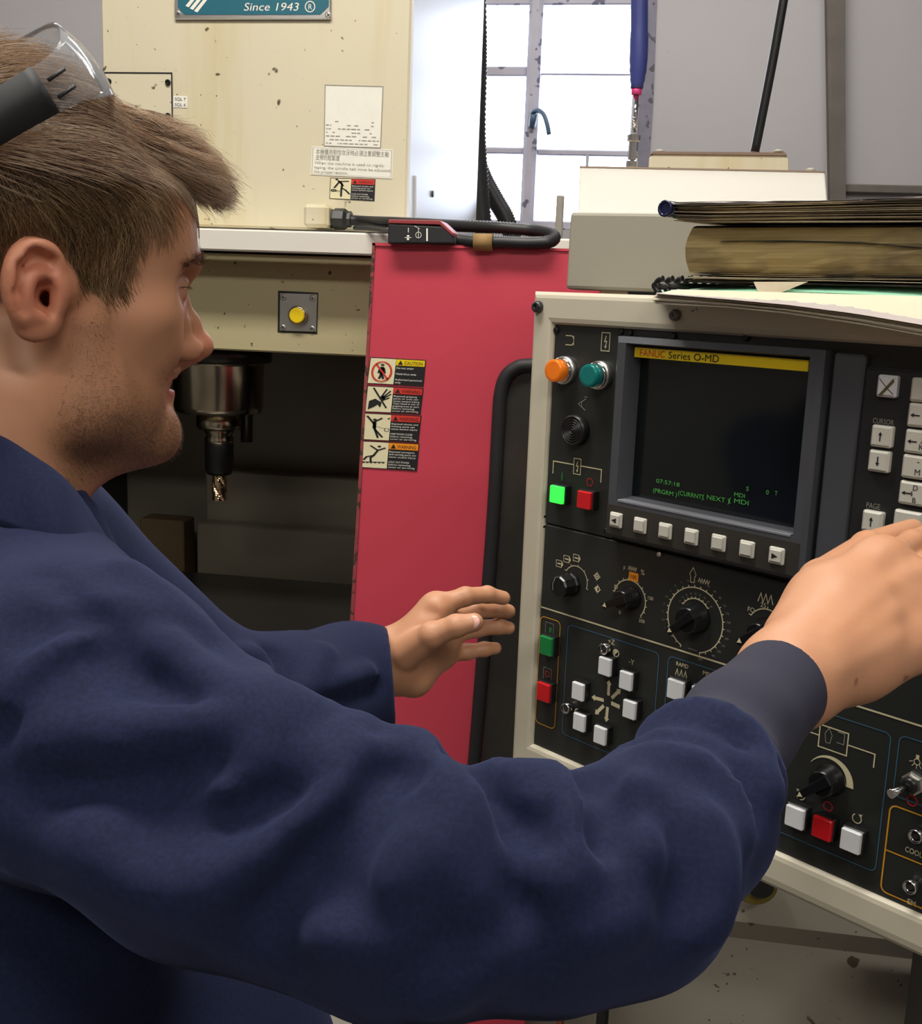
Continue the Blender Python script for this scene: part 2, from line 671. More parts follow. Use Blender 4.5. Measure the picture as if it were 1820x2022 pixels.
# window: steel frame, glazing bars, panes, stay
wf = paint('window_paint', s2l(176, 172, 184), .6, var=.15, vscale=12, specks=[(18, .62)], speckcol=s2l(96, 92, 110))
win = struct('window_1', MB().box((wx0, YB + .02, wz0), (wx1, YB + .09, wz0 + .03), .004)
             .box((wx0, YB + .02, hy(1100, 6, YB)[2]), (wx1, YB + .09, hy(1100, 6, YB)[2] + .04), .004)
             .box((wx0, YB + .02, wz1 - .03), (wx1, YB + .09, wz1), .004)
             .box((wx0, YB + .02, wz0), (wx0 + .03, YB + .09, wz1), .004)
             .box((wx1 - .03, YB + .02, wz0), (wx1, YB + .09, wz1), .004), wf)
xm0, xm1 = hy(1036, 200, YB)[0], hy(1063, 200, YB)[0]
MB().box((xm0, YB - .0, wz0), (xm1, YB + .085, wz1), .012).build('mullion', wf, win)
for py, xa, xb, hw in ((141, wx0, xm0, .016), (298, wx0, xm0, .011), (300, xm1, wx1, .010), (146, xm1, wx1, .0035)):
    zz = hy(1040, py, YB + .04)[2]
    MB().box((xa, YB + .035, zz - hw), (xb, YB + .065, zz + hw), .004).build('glazing_bar', wf, win)
xv = hy(1158, 315, YB)[0]
MB().box((xv - .005, YB + .035, wz0), (xv + .005, YB + .065, hy(1158, 302, YB)[2]), .002).build('glazing_bar', wf, win)
for xa, xb in ((wx0 + .03, xm0), (xm1, wx1 - .03)):
    zs = [wz0 + .03, hy(1040, 299, YB)[2], hy(1040, 143, YB)[2], hy(1100, 6, YB)[2], wz1 - .03]
    for i in range(4):
        MB().box((xa, YB + .048, zs[i]), (xb, YB + .052, zs[i + 1])).build('pane', M['pane'], win)
p = [hy(1050, 222, YB - .01), hy(1062, 218, YB - .03), hy(1073, 226, YB - .05), hy(1080, 245, YB - .06), hy(1084, 266, YB - .06)]
MB().tube(spline(p, 4), .008, 8).cyl(hy(1054, 225, YB - .02), hy(1050, 250, YB - .005), .013).build('window_stay', plain('stay_metal', s2l(70, 90, 110), .5), win)
# weathered timber lining at the right of the window opening
b = MB()
b.prism([hy(1272, -170, YB - .005), hy(1303, -170, YB - .005), hy(1290, 190, YB - .005), hy(1280, 345, YB - .005), hy(1258, 345, YB - .005)], (0, .03, 0))
struct('trim_3', b, paint('lining_timber', s2l(120, 116, 130), .8, var=.3, vscale=25, specks=[(20, .6)], speckcol=s2l(80, 76, 84)))

# ================================================================== milling machine
YM = 2.0
mill = thing('milling_machine', 'cream milling machine with spotted head cover and dark work area', 'machine', (-.45, 2.4, 0))
hx1 = hy(812, 200, YM)[0]
hx0 = hy(200, 100, YM)[0]
hz0 = hy(600, 453, YM)[2]
head = WM().box((hx0, YM, hz0), (hx1 - .004, YM + .8, 2.75), .004).build('head_cover', M['cream'], mill)
x = hx1
side = WM().box((x - .004, YM + .004, hz0), (x, YM + .8, 2.75)).build('side_panel', M['sidegrey'], mill)


def sx(px, py, dx=0.0):
    return hit(px, py, (x + dx, 0, 0), np.array([1.0, 0, 0]))


h = [sx(822, 347, .003), sx(853, 378, .003), sx(853, 452, .003), sx(822, 452, .003)]
hatch = WM().prism(h, (-.003, 0, 0)).build('access_hatch', M['sidegrey'], side)
WM().cyl(sx(852, 383, .002), sx(852, 383, .002) + [.004, 0, 0], .006).build('screw', M['screwdark'], side)

# plate with four dark screws on the head cover
q = [hy(208, 144, YM), hy(340, 147, YM), hy(340, 250, YM), hy(208, 250, YM)]
plate = WM().box((q[0][0], YM - .002, hy(270, 262, YM)[2]), (q[1][0], YM, q[0][2]), .001).build('access_plate', M['cream'], mill)
g = D2()
fm = lambda a, b: np.array([a, YM - .0026, b])
x0, x1, z0, z1 = q[0][0], q[1][0], hy(270, 262, YM)[2], q[0][2]
g.stroke([(x0, z0), (x0, z1), (x1, z1), (x1, z0)], .0025)
g.build('seam', M['ink'], fm, plate)
for px, py in ((215, 161), (332, 163), (332, 229), (215, 229)):
    c = hy(px, py, YM - .002)
    WM().lathe([(.0052, 0), (.0052, .003), (.003, .003), (.003, .0015)], c, (0, -1, 0), 14).build('screw', M['screwdark'], plate)
c = hy(222, 174, YM)
# enamel name plate at the top of the frame
tl, tr = hy(345, -95, YM), hy(656, -95, YM)
bl, br = hy(345, 40, YM), hy(656, 40, YM)
npl = WM().box((tl[0], YM - .006, bl[2]), (tr[0], YM, tl[2]), .0015).build('name_plate', M['silver'], mill)
qm = lambda px, py: hy(px, py, YM - .0068)
b = WM()
o_ = [(351, -88), (649, -88), (649, 12), (632, 29), (364, 29), (351, 14)]
b.prism([qm(*p) for p in o_], (0, .0008, 0)).build('enamel_field', M['teal'], npl)
g = D2()
fm = lambda a, b: np.array([a, YM - .0074, b])
P2 = lambda px, py: tuple(hy(px, py, YM - .0074)[[0, 2]])
for k in range(3):
    x_ = 366 + 8.5 * k
    y0_ = 13 + 5 * k
    g.poly([P2(x_ + 52, y0_ - 64), P2(x_ + 58, y0_ - 64), P2(x_ + 6.5, y0_ + 1.5), P2(x_, y0_ - 1.5)])
a0 = P2(480, 21)
a1 = P2(588, 21)
hgt = P2(480, 5)[1] - a0[1]
g.text('Since 1943', a0[0], a0[1], hgt, 'L', width=a1[0] - a0[0], shear=.18)
g.build('lettering', M['paper'], fm, npl)
g = D2()
c = P2(612, 13)
g.ring(c, .0085, .0016)
g.text('R', c[0], c[1] - .0045, .009, 'C')
g.build('registered_mark', M['paper'], fm, npl)
for px, py in ((351, 27), (648, 30)):
    WM().lathe([(.0055, 0), (.0055, .0012), (.004, .0022)], hy(px, py, YM - .006), (0, -1, 0), 16).build('screw', M['silver'], npl)
    c = hy(px, py, YM - .0084)
    D2().stroke([(c[0] - .003, c[2] - .002), (c[0] + .003, c[2] + .002)], .0012).stroke([(c[0] - .002, c[2] + .003), (c[0] + .002, c[2] - .003)], .0012).build('screw_slot', M['ink'], lambda a, b: np.array([a, YM - .0084, b]), npl)


def label_quad(name, tl, tr, br, bl, mat, parent, y, thick=.0008):
    c = [hy(*p, y) for p in (tl, tr, br, bl)]
    o = WM().prism(c, (0, thick, 0)).build(name, mat, parent)
    return o, quad_map(*c, off=(0, -.0004, 0))


o, fn = label_quad('label', (342, 189), (370, 190), (369.5, 213), (342, 212), M['paper'], mill, YM - .001)
D2().text('SQL 7', .5, .60, .26, 'C', width=.78).text('SQL 6', .5, .12, .26, 'C', width=.78).build('lettering', M['ink'], fn, o)
# faded instruction label
o, fn = label_quad('instruction_label', (642, 168), (756, 171), (751, 292), (640, 288), M['paper'], mill, YM - .001)
g = D2().stroke([(0, 0), (1, 0), (1, 1), (0, 1)], .014, True)
rr = random.Random(3)
for k in range(7):
    y_ = .04 + .06 * k
    x_ = .03
    while x_ < .95 - .02 * k:
        w_ = rr.uniform(.02, .09)
        if rr.random() > .10 + .09 * k:
            g.rect(x_, y_, min(.97, x_ + w_), y_ + .016)
        x_ += w_ + .02
g.build('lettering', M['inkgrey'], fn, o)
o, fn = label_quad('instruction_label', (616, 289), (776, 295), (774, 353), (613, 345), M['paper'], mill, YM - .0011)
g = D2().stroke([(.015, .04), (.985, .04), (.985, .96), (.015, .96)], .006, True)
g.text('本機種用剛性攻牙時必須注意調整主軸', .05, .745, .15, 'L', width=.90)
g.text('皮帶的鬆緊度', .05, .545, .15, 'L', width=.30)
g.text('When the machine is used on rigidly', .04, .385, .10, 'L', width=.86)
g.text('taping, the spindle belt must be adjusted', .04, .225, .10, 'L', width=.93)
g.text('the proper tension.', .04, .075, .10, 'L', width=.42)
g.build('lettering', M['inkgrey'], fn, o)


def stickman(g, joints, head, hr, w):
    for j in joints:
        g.stroke(j, w)
    g.disc(head, hr)


def tri(g, x, y, s):
    g.poly([(x, y), (x + s * .5, y + s * 1.9), (x + s, y)])


def warning(parent, corners, y, head, headmat, lines, draw, big=False):
    """pictogram half and text half of one safety sticker; corners TL TR BR BL in the photograph"""
    c = [hy(*p, y) for p in corners]
    st = WM().prism(c, (0, .0012, 0)).build('warning_sticker', M['stickerdark'], parent)
    off = (0, -.0004, 0)
    f1 = quad_map(*c, off=off)
    D2().rect(.015, .02, .47, .97).build('pictogram_field', M['sticker'], f1, st)
    D2().rect(.475, .74, .985, .97).build('header_field', headmat, f1, st)
    f2 = quad_map(*c, off=(0, -.0008, 0))
    g = D2()
    draw(g)
    g.build('pictogram', M['ink'], f2, st)
    g = D2()
    if head:
        g.poly([(.51, .775), (.555, .94), (.60, .775)])
        g.text(head, .62, .785, .13, 'L', width=.33)
    g.build('lettering', M['ink'], f2, st)
    g = D2()
    n = len(lines)
    for i, s in enumerate(lines):
        if s:
            g.text(s, .49, .68 - .66 * (i + .62) / n, .46 / max(n, 6), 'L', width=min(.47, .026 * len(s)))
    g.build('lettering', M['paper'], f2, st)
    return st, f2


def pict_drag(g):
    stickman(g, [[(.18, .88), (.27, .70), (.26, .45), (.26, .12)], [(.27, .52), (.35, .45), (.45, .25)], [(.19, .84), (.42, .86)], [(.20, .80), (.10, .52)], [(.23, .84), (.30, .62)]], (.15, .93), .035, .045)
    g.ring((.09, .40), .05, .03)
    g.disc((.09, .40), .02)
    g.ring((.19, .38), .03, .012)


warning(mill, [(652, 351), (741, 354), (739, 397), (650, 392)], YM - .001, 'WARNING', M['redlabel'],
        ['Exposed chucks and', 'moving parts can', 'cause severe injury', '', 'LOCK OUT POWER', 'before removing', 'cover or servicing'], pict_drag)

# white rail, apron, button
YL = 1.90
WM().box((-1.5, YL, hy(560, 499, YL)[2]), (hy(1118, 470, YL)[0] + .3, YL + .14, hy(560, 455, YL)[2]), .003).build('guard_rail', M['white'], mill)
YA = 1.98
WM().box((-1.5, YL + .02, hy(560, 518, YL + .02)[2]), (.25, YA + .02, hy(560, 504, YL + .02)[2]), .002).build('apron_lip', M['apron'], mill)
apr = WM().box((-1.5, YA, hy(560, 697, YA)[2]), (.25, YA + .03, hy(560, 500, YA)[2]), .003).build('apron', M['apron'], mill)
c = [hy(*p, YA - .001) for p in ((549, 574), (628, 578), (626, 659), (548, 656))]
bp = WM().prism(c, (0, .002, 0)).build('button_recess', M['ink'], apr)
c = [hy(*p, YA - .003) for p in ((553, 579), (626, 581), (624, 655), (552, 653))]
bp = WM().prism(c, (0, .003, 0)).build('button_plate', M['silver'], mill)
c = hy(590, 623, YA - .003)
WM().lathe([(.0175, 0), (.0175, .010), (.015, .012)], c, (0, -1, 0), 24).build('button_collar', M['steel'], bp)
WM().lathe([(.0142, .006), (.0142, .013), (.012, .0145)], c, (0, -1, 0), 24).build('yellow_button', M['yellow'], bp)
for px, py in ((559.5, 587), (617, 589), (558.5, 647), (616, 649.5)):
    c = hy(px, py, YA - .003)
    WM().lathe([(.0058, 0), (.0058, .001), (.004, .0018)], c, (0, -1, 0), 14).build('screw', M['silver'], bp)
    D2().stroke([(c[0] - .003, c[2]), (c[0] + .003, c[2])], .0012).stroke([(c[0], c[2] - .003), (c[0], c[2] + .003)], .0012).build('screw_slot', M['ink'], lambda a, b, y=c[1]: np.array([a, y - .0022, b]), bp)

# dark work area behind the apron
cz1 = hy(560, 697, YA)[2] + .02
WM().box((-1.5, 2.74, .55), (.35, 2.77, cz1)).build('back_sheet', M['cavity'], mill)
WM().box((-1.5, YA + .02, cz1), (.35, 2.77, cz1 + .02)).build('roof_sheet', M['cavityblack'], mill)
WM().box((-1.5, 1.66, .55), (-1.47, 2.77, cz1 + .12)).build('end_sheet', M['cavityblack'], mill)
WM().box((.33, 1.78, .55), (.36, 2.77, cz1 + .12)).build('end_sheet', M['cavityblack'], mill)
xa = hy(368, 1000, 2.5)[0]
for (y_, pt, pb) in ((2.62, 935, 1042), (2.56, 1042, 1172), (2.50, 1172, 1330)):
    WM().box((xa, y_, hy(530, pb + 30, y_)[2]), (.3, y_ + .05, hy(530, pt, y_)[2]), .004).build('way_cover', M['cavity'], mill)
WM().box((-1.4, 2.6, .6), (hy(200, 900, 2.6)[0], 2.74, cz1)).build('column_guard', M['cavityblack'], mill)
xb, xc = hy(277, 1100, 2.55)[0], hy(366, 1100, 2.55)[0]
WM().box((xb, 2.55, .6), (xc - .004, 2.62, hy(300, 1025, 2.55)[2]), .003).build('drain_guard', M['cavitybrown'], mill)
WM().box((-1.46, 1.95, .62), (.33, 2.5, hy(460, 1285, 1.95)[2]), .01).build('work_table', M['darksteel'], mill)
WM().box((-1.46, 1.945, hy(460, 1288, 1.95)[2]), (.33, 1.957, hy(460, 1281, 1.95)[2])).build('table_edge', M['silver'], mill)
c = hy(368, 1200, 2.2)
WM().lathe([(.018, -.03), (.018, 0), (.014, .003), (.010, .003), (.010, -.008)], c, (.1, 0, 1), 20).cyl(c - [0, 0, .03], c - [0, 0, .25], .02).build('coolant_nozzle', M['copper'], mill)

# spindle nose
YS = 2.22
ax = hy(432, 760, YS)
zz = lambda py: float(hy(432, py, YS)[2] - ax[2])
rr_ = lambda px: px / F_PX * 2.19
WM().lathe([(rr_(108), zz(690)), (rr_(108), zz(713)), (rr_(94), zz(714)), (rr_(94), zz(718)), (rr_(92), zz(800)), (rr_(88), zz(812)), (rr_(60), zz(816))], ax, (0, 0, 1), 48).build('spindle_nose', M['steel'], mill)
WM().lathe([(rr_(110), zz(680)), (rr_(110), zz(712))], ax, (0, 0, 1), 48).build('spindle_flange', M['darksteel'], mill)
cn = hy(488, 800, YS)
WM().cyl(hy(487, 700, YS + .06), hy(487, 872, YS + .06), .013, 16).build('coolant_pipe', M['darksteel'], mill)
tool = thing('cutting_tool', 'black tool holder with fluted golden end mill under the spindle', 'tool', ax + [0, 0, zz(990)])
WM().lathe([(rr_(47), zz(817)), (rr_(47), zz(840)), (rr_(44), zz(846))], ax, (0, 0, 1), 32).build('taper_flange', M['steel'], tool)
WM().lathe([(rr_(30), zz(846)), (rr_(31), zz(852)), (rr_(26), zz(858)), (rr_(30), zz(866)), (rr_(29), zz(876))], ax, (0, 0, 1), 32).build('gauge_collar', M['steel'], tool)
WM().lathe([(rr_(29), zz(872)), (rr_(30), zz(876)), (rr_(30), zz(928)), (rr_(25), zz(936)), (rr_(16), zz(937))], ax, (0, 0, 1), 32).build('collet_chuck', M['black'], tool)
rows = []
for i in range(29):
    t = i / 28
    ring = []
    for k in range(24):
        a = 2 * math.pi * k / 24
        r = rr_(15.5) * (1 - .20 * max(0, math.cos(4 * (a - 2.3 * t))) ** 2)
        ring.append(ax + [r * math.cos(a), r * math.sin(a), zz(934) + (zz(986) - zz(934)) * t])
    rows.append(ring)
WM().grid(rows, False, True).prism(rows[-1], (0, 0, -.001)).build('end_mill', M['cutter'], tool)

# lower skirt of the machine at the right, sill at the bottom
YK = 1.70
kz1 = hy(1500, 1690, YK)[2]
sk0, sk1 = float(hy(1560, 1832, YK)[2]), float(hy(1560, 1878, YK + .03)[2])
kx0 = hy(1036, 2000, YK)[0]
prof = [(YK, 1.25), (YK, sk0), (YK + .05, sk1), (YK + .05, .02), (YK + .30, .02), (YK + .30, 1.25)]
WM().prism([(kx0, a, b) for a, b in prof], (1.3, 0, 0)).build('front_skirt', M['base'], mill)
c = hy(1490, 1738, YK - .02)
WM().lathe([(.034, 0), (.034, .014), (.030, .02)], c, (0, -1, .0), 24).build('yellow_knob', plain('ochre_paint', s2l(130, 114, 40), .5), mill)
WM().lathe([(.020, .018), (.020, .03)], c + [.006, 0, .006], (0, -1, 0), 20).build('knob_cap', M['black'], mill)
WM().box((hy(1792, 1950, 1.58)[0], 1.46, .01), (1.3, 1.58, hy(1800, 1927, 1.46)[2]), .004).build('cable_box', M['black'], mill)
WM().tube(spline([hy(1105, 1960, 1.57), hy(1107, 2005, 1.57), hy(1098, 2060, 1.57)], 5), .006, 10).build('copper_pipe', M['copper'], mill)
WM().tube(spline([hy(1190, 1900, 1.56), hy(1190, 2000, 1.56), hy(1180, 2100, 1.56)], 5), .0095, 10).build('drain_hose', M['cable'], mill)
YI = 1.50
b = WM().box((-1.5, YI, .05), (hy(875, 2000, YI)[0], 1.58, hy(700, 1990, YI)[2]), .006)
b.build('front_sill', M['white'], mill)

# ================================================================== junction box, conduit, interlock switch
YJ = 1.93
c0, c1 = hy(598, 402, YJ), hy(647, 452, YJ)
jb = thing('junction_box', 'small cream junction box on the rail below the warning sticker', 'junction box', (c0[0] + .02, YM, c1[2]))
WM().box((c0[0], YJ, c1[2] + .002), (c1[0], YM - .0005, c0[2]), .006).build('box_body', M['cream'], jb)
gl0, gl1 = hy(648, 432, YJ + .03), hy(682, 433, YJ + .03)
WM().lathe([(.016, 0), (.016, .012), (.0185, .012), (.0185, .03), (.014, .036), (.014, .042)], gl0, gl1 - gl0, 8, False).build('cable_gland', M['black'], jb)
YD = 1.62
p = [hy(676, 433, YJ + .03), hy(720, 437, YJ + .02), hy(770, 439, 1.86), hy(830, 442, 1.80), hy(900, 446, 1.74), hy(980, 449, 1.70), hy(1050, 455, 1.69), hy(1085, 462, 1.66), hy(1094, 470, 1.63), hy(1080, 478, 1.61),
     hy(1040, 480, 1.61), hy(990, 478, 1.61), hy(930, 477, 1.62), hy(906, 475, 1.63)]
pp = spline(p, 12)
pp2 = []
rad = []
for i in range(len(pp) - 1):
    for k in range(2):
        t = k / 2
        pp2.append(pp[i] * (1 - t) + pp[i + 1] * t)
        rad.append(.0094 if k == 0 else .0076)
con = WM()
con.tube(pp2, .009, 12, rad)
con = con.build('conduit', M['cable'], None)
tag(con, 'black ribbed conduit looping from the junction box along the door top', 'cable')
con2 = WM().tube(spline([hy(700, 450, 1.93), hy(740, 452, 1.88), hy(775, 457, 1.80)], 6), .004, 8).build('signal_cable', M['cable'])
tag(con2, 'thin black cable under the ribbed conduit near the gland', 'cable')
d0, d1 = hy(938, 472, 1.605), hy(972, 484, 1.605)
tg = WM().tube([hy(936, 478, 1.612), hy(973, 479, 1.612)], .0125, 12).build('cable_tag', plain('brown_tape', s2l(150, 118, 72), .7))
tag(tg, 'brown paper tag wrapped round the conduit on the red door', 'tag')
# switch with red lid and dark symbol face
YW = 1.60
sw = thing('interlock_switch', 'black and red safety switch sitting on top of the red door', 'switch', (hy(830, 480, YW)[0], YW + .03, hy(830, 481, YW)[2]))
f = [hy(*q, YW) for q in ((766, 441), (872, 447), (893, 462), (895, 481), (765, 481))]
body = WM().prism(f, (0, .055, 0)).build('switch_body', M['blackmat'], sw, .002)
f = [hy(*q, YW - .001) for q in ((767, 433), (868, 435), (895, 460), (894, 467), (868, 444), (766, 441))]
WM().prism(f, (0, .058, 0)).build('switch_lid', plain('dull_red', s2l(150, 58, 62), .5), sw, .001)
f = [hy(*q, YW - .0008) for q in ((769, 443), (866, 446), (886, 466), (888, 479), (769, 479))]
g = D2()
fm = lambda a, b: np.array([a, YW - .0016, b])
P2 = lambda px, py: tuple(hy(px, py, YW - .0016)[[0, 2]])
g.rect(*P2(803, 474), *P2(808, 464))
g.stroke([P2(799, 469), P2(812, 469)], .0008)
g.stroke([P2(806, 459), P2(806, 450)], .0012)
g.ring(P2(826, 464), .004, .0008)
g.stroke([P2(826, 470), P2(826, 450)], .0008)
g.stroke([P2(829, 452), P2(818, 446)], .0008)
g.stroke([P2(843, 451), P2(843, 476)], .0024)
g.build('symbols', M['paper'], fm, body)

# ================================================================== sliding door
c = [hy(*q, YD) for q in ((560, 1925), (1036, 1945), (1036, 2200), (560, 2200))]
WM().prism(c, (0, .03, 0)).build('lower_red_panel', M['red'], mill)
door = thing('sliding_door', 'red sheet metal sliding door with four warning stickers', 'machine door', (hy(830, 1500, YD)[0], YD + .02, .35))
outl = [(737, 481), (1185, 494), (1185, 1900), (652, 1900), (690, 1240), (712, 870)]
c = [hy(*q, YD) for q in outl]
pan = WM().prism(c, (0, .035, 0)).build('door_panel', M['red'], door, .004)
# folded rim along the left edge and the top
e1 = [hy(*q, YD - .002) for q in ((735, 480), (712, 870), (690, 1240), (652, 1900))]
e2 = [hy(*q, YD - .002) for q in ((741, 480), (718, 870), (697, 1240), (659, 1900))]
for i in range(3):
    pass
b = WM()
b.prism(e1 + e2[::-1], (0, .03, 0)).build('edge_fold', M['redworn'], door)
b = WM().prism([hy(*q, YD - .002) for q in ((735, 479), (1185, 493), (1185, 498), (735, 485))], (0, .03, 0)).build('top_fold', M['red'], door)
# smoked window with black rubber gasket
wl = [(1180, 704), (1046, 708), (1012, 714), (988, 735), (976, 775), (972, 830), (958, 1060), (922, 1500), (893, 1830), (1180, 1850)]
wl_in = [(1180, 733), (1050, 735), (1026, 740), (1008, 757), (1000, 790), (997, 840), (985, 1060), (952, 1500), (924, 1800), (1180, 1820)]
c = [hy(*q, YD - .004) for q in wl_in]
WM().prism(c, (0, .004, 0)).build('window_glass', M['smoked'], door)
mid = [((a[0] + b_[0]) / 2, (a[1] + b_[1]) / 2) for a, b_ in zip(wl, wl_in)]
WM().tube(spline([hy(*q, YD - .004) for q in mid], 6), .0105, 12).build('window_gasket', M['blackmat'], door)


def pict_no_entry(g):
    stickman(g, [[(.24, .62), (.24, .42)], [(.24, .42), (.205, .20)], [(.24, .42), (.28, .20)], [(.21, .62), (.185, .42)], [(.27, .62), (.295, .42)]], (.24, .73), .035, .042)
    g.rect(.205, .40, .275, .66)


def pict_hand(g):
    g.poly([(.05, .10), (.06, .42), (.17, .52), (.29, .38), (.27, .18), (.22, .30), (.17, .22)])
    g.stroke([(.12, .93), (.38, .18)], .035)
    for a, b_ in (((.27, .58), (.36, .90)), ((.29, .55), (.43, .84)), ((.30, .52), (.44, .72)), ((.31, .48), (.42, .58))):
        g.stroke([a, b_], .03)
    g.poly([(.25, .60), (.32, .66), (.35, .52), (.31, .44)])


def pict_thrown(g):
    stickman(g, [[(.05, .90), (.16, .66), (.32, .84)], [(.18, .68), (.20, .42)], [(.20, .42), (.27, .10)], [(.20, .42), (.35, .13)]], (.19, .77), .035, .04)
    g.rect(.16, .44, .225, .68)
    g.stroke([(.24, .52), (.38, .45)], .008)
    g.rrect(.38, .36, .45, .47, .02, .012)
    g.stroke([(.42, .80), (.45, .86)], .025)


def pict_conveyor(g):
    stickman(g, [[(.15, .84), (.29, .68), (.42, .78)], [(.29, .68), (.22, .48)], [(.22, .48), (.10, .42), (.05, .30)], [(.24, .50), (.17, .40), (.18, .22)]], (.31, .82), .032, .038)
    g.stroke([(.03, .22), (.43, .25)], .022)
    for k in range(6):
        g.disc((.05 + .07 * k, .20 + .005 * k), .02)


specs = [([(731, 705), (841, 711), (836, 763), (724, 757)], 'CAUTION', 'yellow', ['Do not enter', '', 'Hazardous area', '', 'Authorized personnel', 'only'], pict_no_entry),
         ([(725, 761), (836, 767), (830, 818), (720, 813)], 'WARNING', 'redlabel', ['Exposed gripping', 'parts or area can', 'cause severe injury', 'Your hand is out of', 'gripping area or part', 'before removing', 'cover or servicing'], pict_hand),
         ([(720, 815), (832, 821), (826, 874), (716, 868)], 'WARNING', 'redlabel', ['Exposed chucks and', 'moving parts can', 'cause severe injury', '', 'KEEP DOOR CLOSE', 'before removing', 'cover or servicing'], pict_thrown),
         ([(715, 870), (828, 876), (823, 930), (711, 923)], 'WARNING', 'orange', ['Exposed conveyors', 'and moving parts can', 'cause severe injury', '', 'LOCK OUT POWER', 'before removing', 'cover or servicing'], pict_conveyor)]
for cs, hd, hm, ln, dr in specs:
    st, f2 = warning(door, cs, YD - .0012, hd, M[hm], ln, dr)
    if dr is pict_no_entry:
        g = D2()
        n = 32
        g.stroke([(.24 + .17 * math.cos(2 * math.pi * i / n), .48 + .37 * math.sin(2 * math.pi * i / n)) for i in range(n)], .035, True)
        g.stroke([(.13, .76), (.36, .20)], .035)
        c = [hy(*p, YD - .0012) for p in cs]
        g.build('prohibition_ring', M['redlabel'], quad_map(*c, off=(0, -.0012, 0)), st)

# ================================================================== behind the console: white cover box, small box, rod, hoses
YC = 2.05
cb = thing('cover_box', 'wide white sheet metal box behind the stack of manuals', 'box', (hy(1390, 400, YC)[0], YC + .1, 1.45))
f = [hy(1144, 331, YC + .045), hy(1629, 341, YC + .045), hy(1640, 480, YC - .05), hy(1140, 470, YC - .05)]
WM().prism(f, (0, .25, 0)).build('box_body', M['white'], cb, .003)
f2_ = [hy(1144, 331, YC + .045), hy(1629, 341, YC + .045)]
WM().prism([f2_[0], f2_[1], f2_[1] + [0, .25, .0], f2_[0] + [0, .25, .0]], (0, 0, .003)).build('box_lid', plain('rusty_edge', s2l(150, 130, 112), .7), cb)
for px in (1600,):
    WM().lathe([(.008, 0), (.008, .004), (.004, .006)], hy(px, 339, YC + .08), (0, 0, 1), 12).build('bolt', M['base'], cb)
YC2 = YC + .10
sb = thing('small_box', 'low cream box with rusty lid on top of the white box', 'box', (hy(1420, 330, YC2)[0], YC2 + .06, f2_[0][2] + .003))
f = [hy(*q, YC2) for q in ((1280, 334), (1281, 312), (1290, 303), (1548, 306), (1557, 313), (1557, 338))]
WM().prism(f, (0, .12, 0)).build('box_body', M['cream'], sb, .002)
f = [hy(*q, YC2 - .003) for q in ((1284, 304), (1288, 299), (1550, 301), (1554, 307))]
WM().prism(f, (0, .126, 0)).build('box_lid', plain('rusty_lid', s2l(140, 118, 102), .8), sb)
for px in (1302, 1536):
    WM().lathe([(.009, 0), (.009, .003), (.004, .005)], hy(px, 301, YC2 + .02), (0, 0, 1), 12).build('bolt', M['base'], sb)
p0, p1 = hy(1490, 300, YC2 + .03), hy(1557, -60, YC2 + .03)
rod = WM()
pth = spline([p0, hy(1512, 190, YC2 + .03), hy(1530, 95, YC2 + .03), p1], 8)
rod.tube(pth, .0082, 12)
rod = rod.build('support_rod', paint('worn_black', (.018, .018, .018), .3, .3, specks=[(28, .72)], speckcol=(.6, .6, .6)))
tag(rod, 'slim black leaning rod rising from the low cream box', 'rod')
# blue sleeved pipe hanging before the window
YP = 2.16
pipe = thing('air_line', 'blue sleeved air line with chrome fitting in front of the window', 'pipe', hy(1249, 332, YP))
W_ = lambda px, py: hy(px, py, YP)
k = YP / F_PX
WM().tube(spline([W_(1262, -40), W_(1262, 60), W_(1260, 130), W_(1257, 175)], 5), .016, 16, rad=[.0155] * 6 + [.0165] * 4 + [.0155] * 2 + [.0135] * 2 + [.0115] * 2).build('sleeve', M['bluehandle'], pipe)
WM().cyl(W_(1257, 174), W_(1256, 187), .0098, 16, .0092).build('collar', M['pink'], pipe)
WM().cyl(W_(1256, 187), W_(1252, 262), .0052, 12, .0046).build('pipe', M['chrome'], pipe)
b = WM()
for i in range(4):
    c = W_(1251.8, 233 + 6 * i)
    b.lathe([(.0035, -.002), (.0062, 0), (.0035, .002)], c, (0, 0, 1), 14)
b.build('spring', M['chrome'], pipe)
WM().lathe([(.011, 0), (.0115, .002), (.0115, .012), (.009, .014), (.009, .046), (.0125, .048), (.0125, .058), (.008, .06)], W_(1247, 332), W_(1252, 262) - W_(1247, 332), 12, False).build('fitting', M['chrome'], pipe)
# narrow grey post by the window
po = WM().box((hy(1097, 420, 2.6)[0], 2.6, cz1 + .021), (hy(1111, 420, 2.6)[0], 2.63, hy(1100, 385, 2.6)[2]), .002).build('post', M['base'])
tag(po, 'narrow grey steel post in front of the window sill', 'post')
# corrugated hoses hanging beside the machine column
for nm, pts, r, lb in (('corrugated_hose', [(938, -60), (942, 60), (942, 150), (940, 260), (945, 350), (952, 440), (962, 520)], .026, 'thick black corrugated hose hanging straight beside the machine column'),
                       ('corrugated_hose', [(926, 130), (930, 230), (938, 300), (954, 350), (978, 395), (1002, 440), (1024, 520)], .0245, 'black corrugated hose curving away across the lower window')):
    P = spline([hy(px, py, 2.95 + (.08 if r < .025 else 0)) for px, py in pts], 22)
    o = WM().tube(P, r, 14, rad=[r * (1 if i % 2 else .88) for i in range(len(P))]).build(nm, M['cable'])
    tag(o, lb, 'hose', 'hoses beside the machine column')
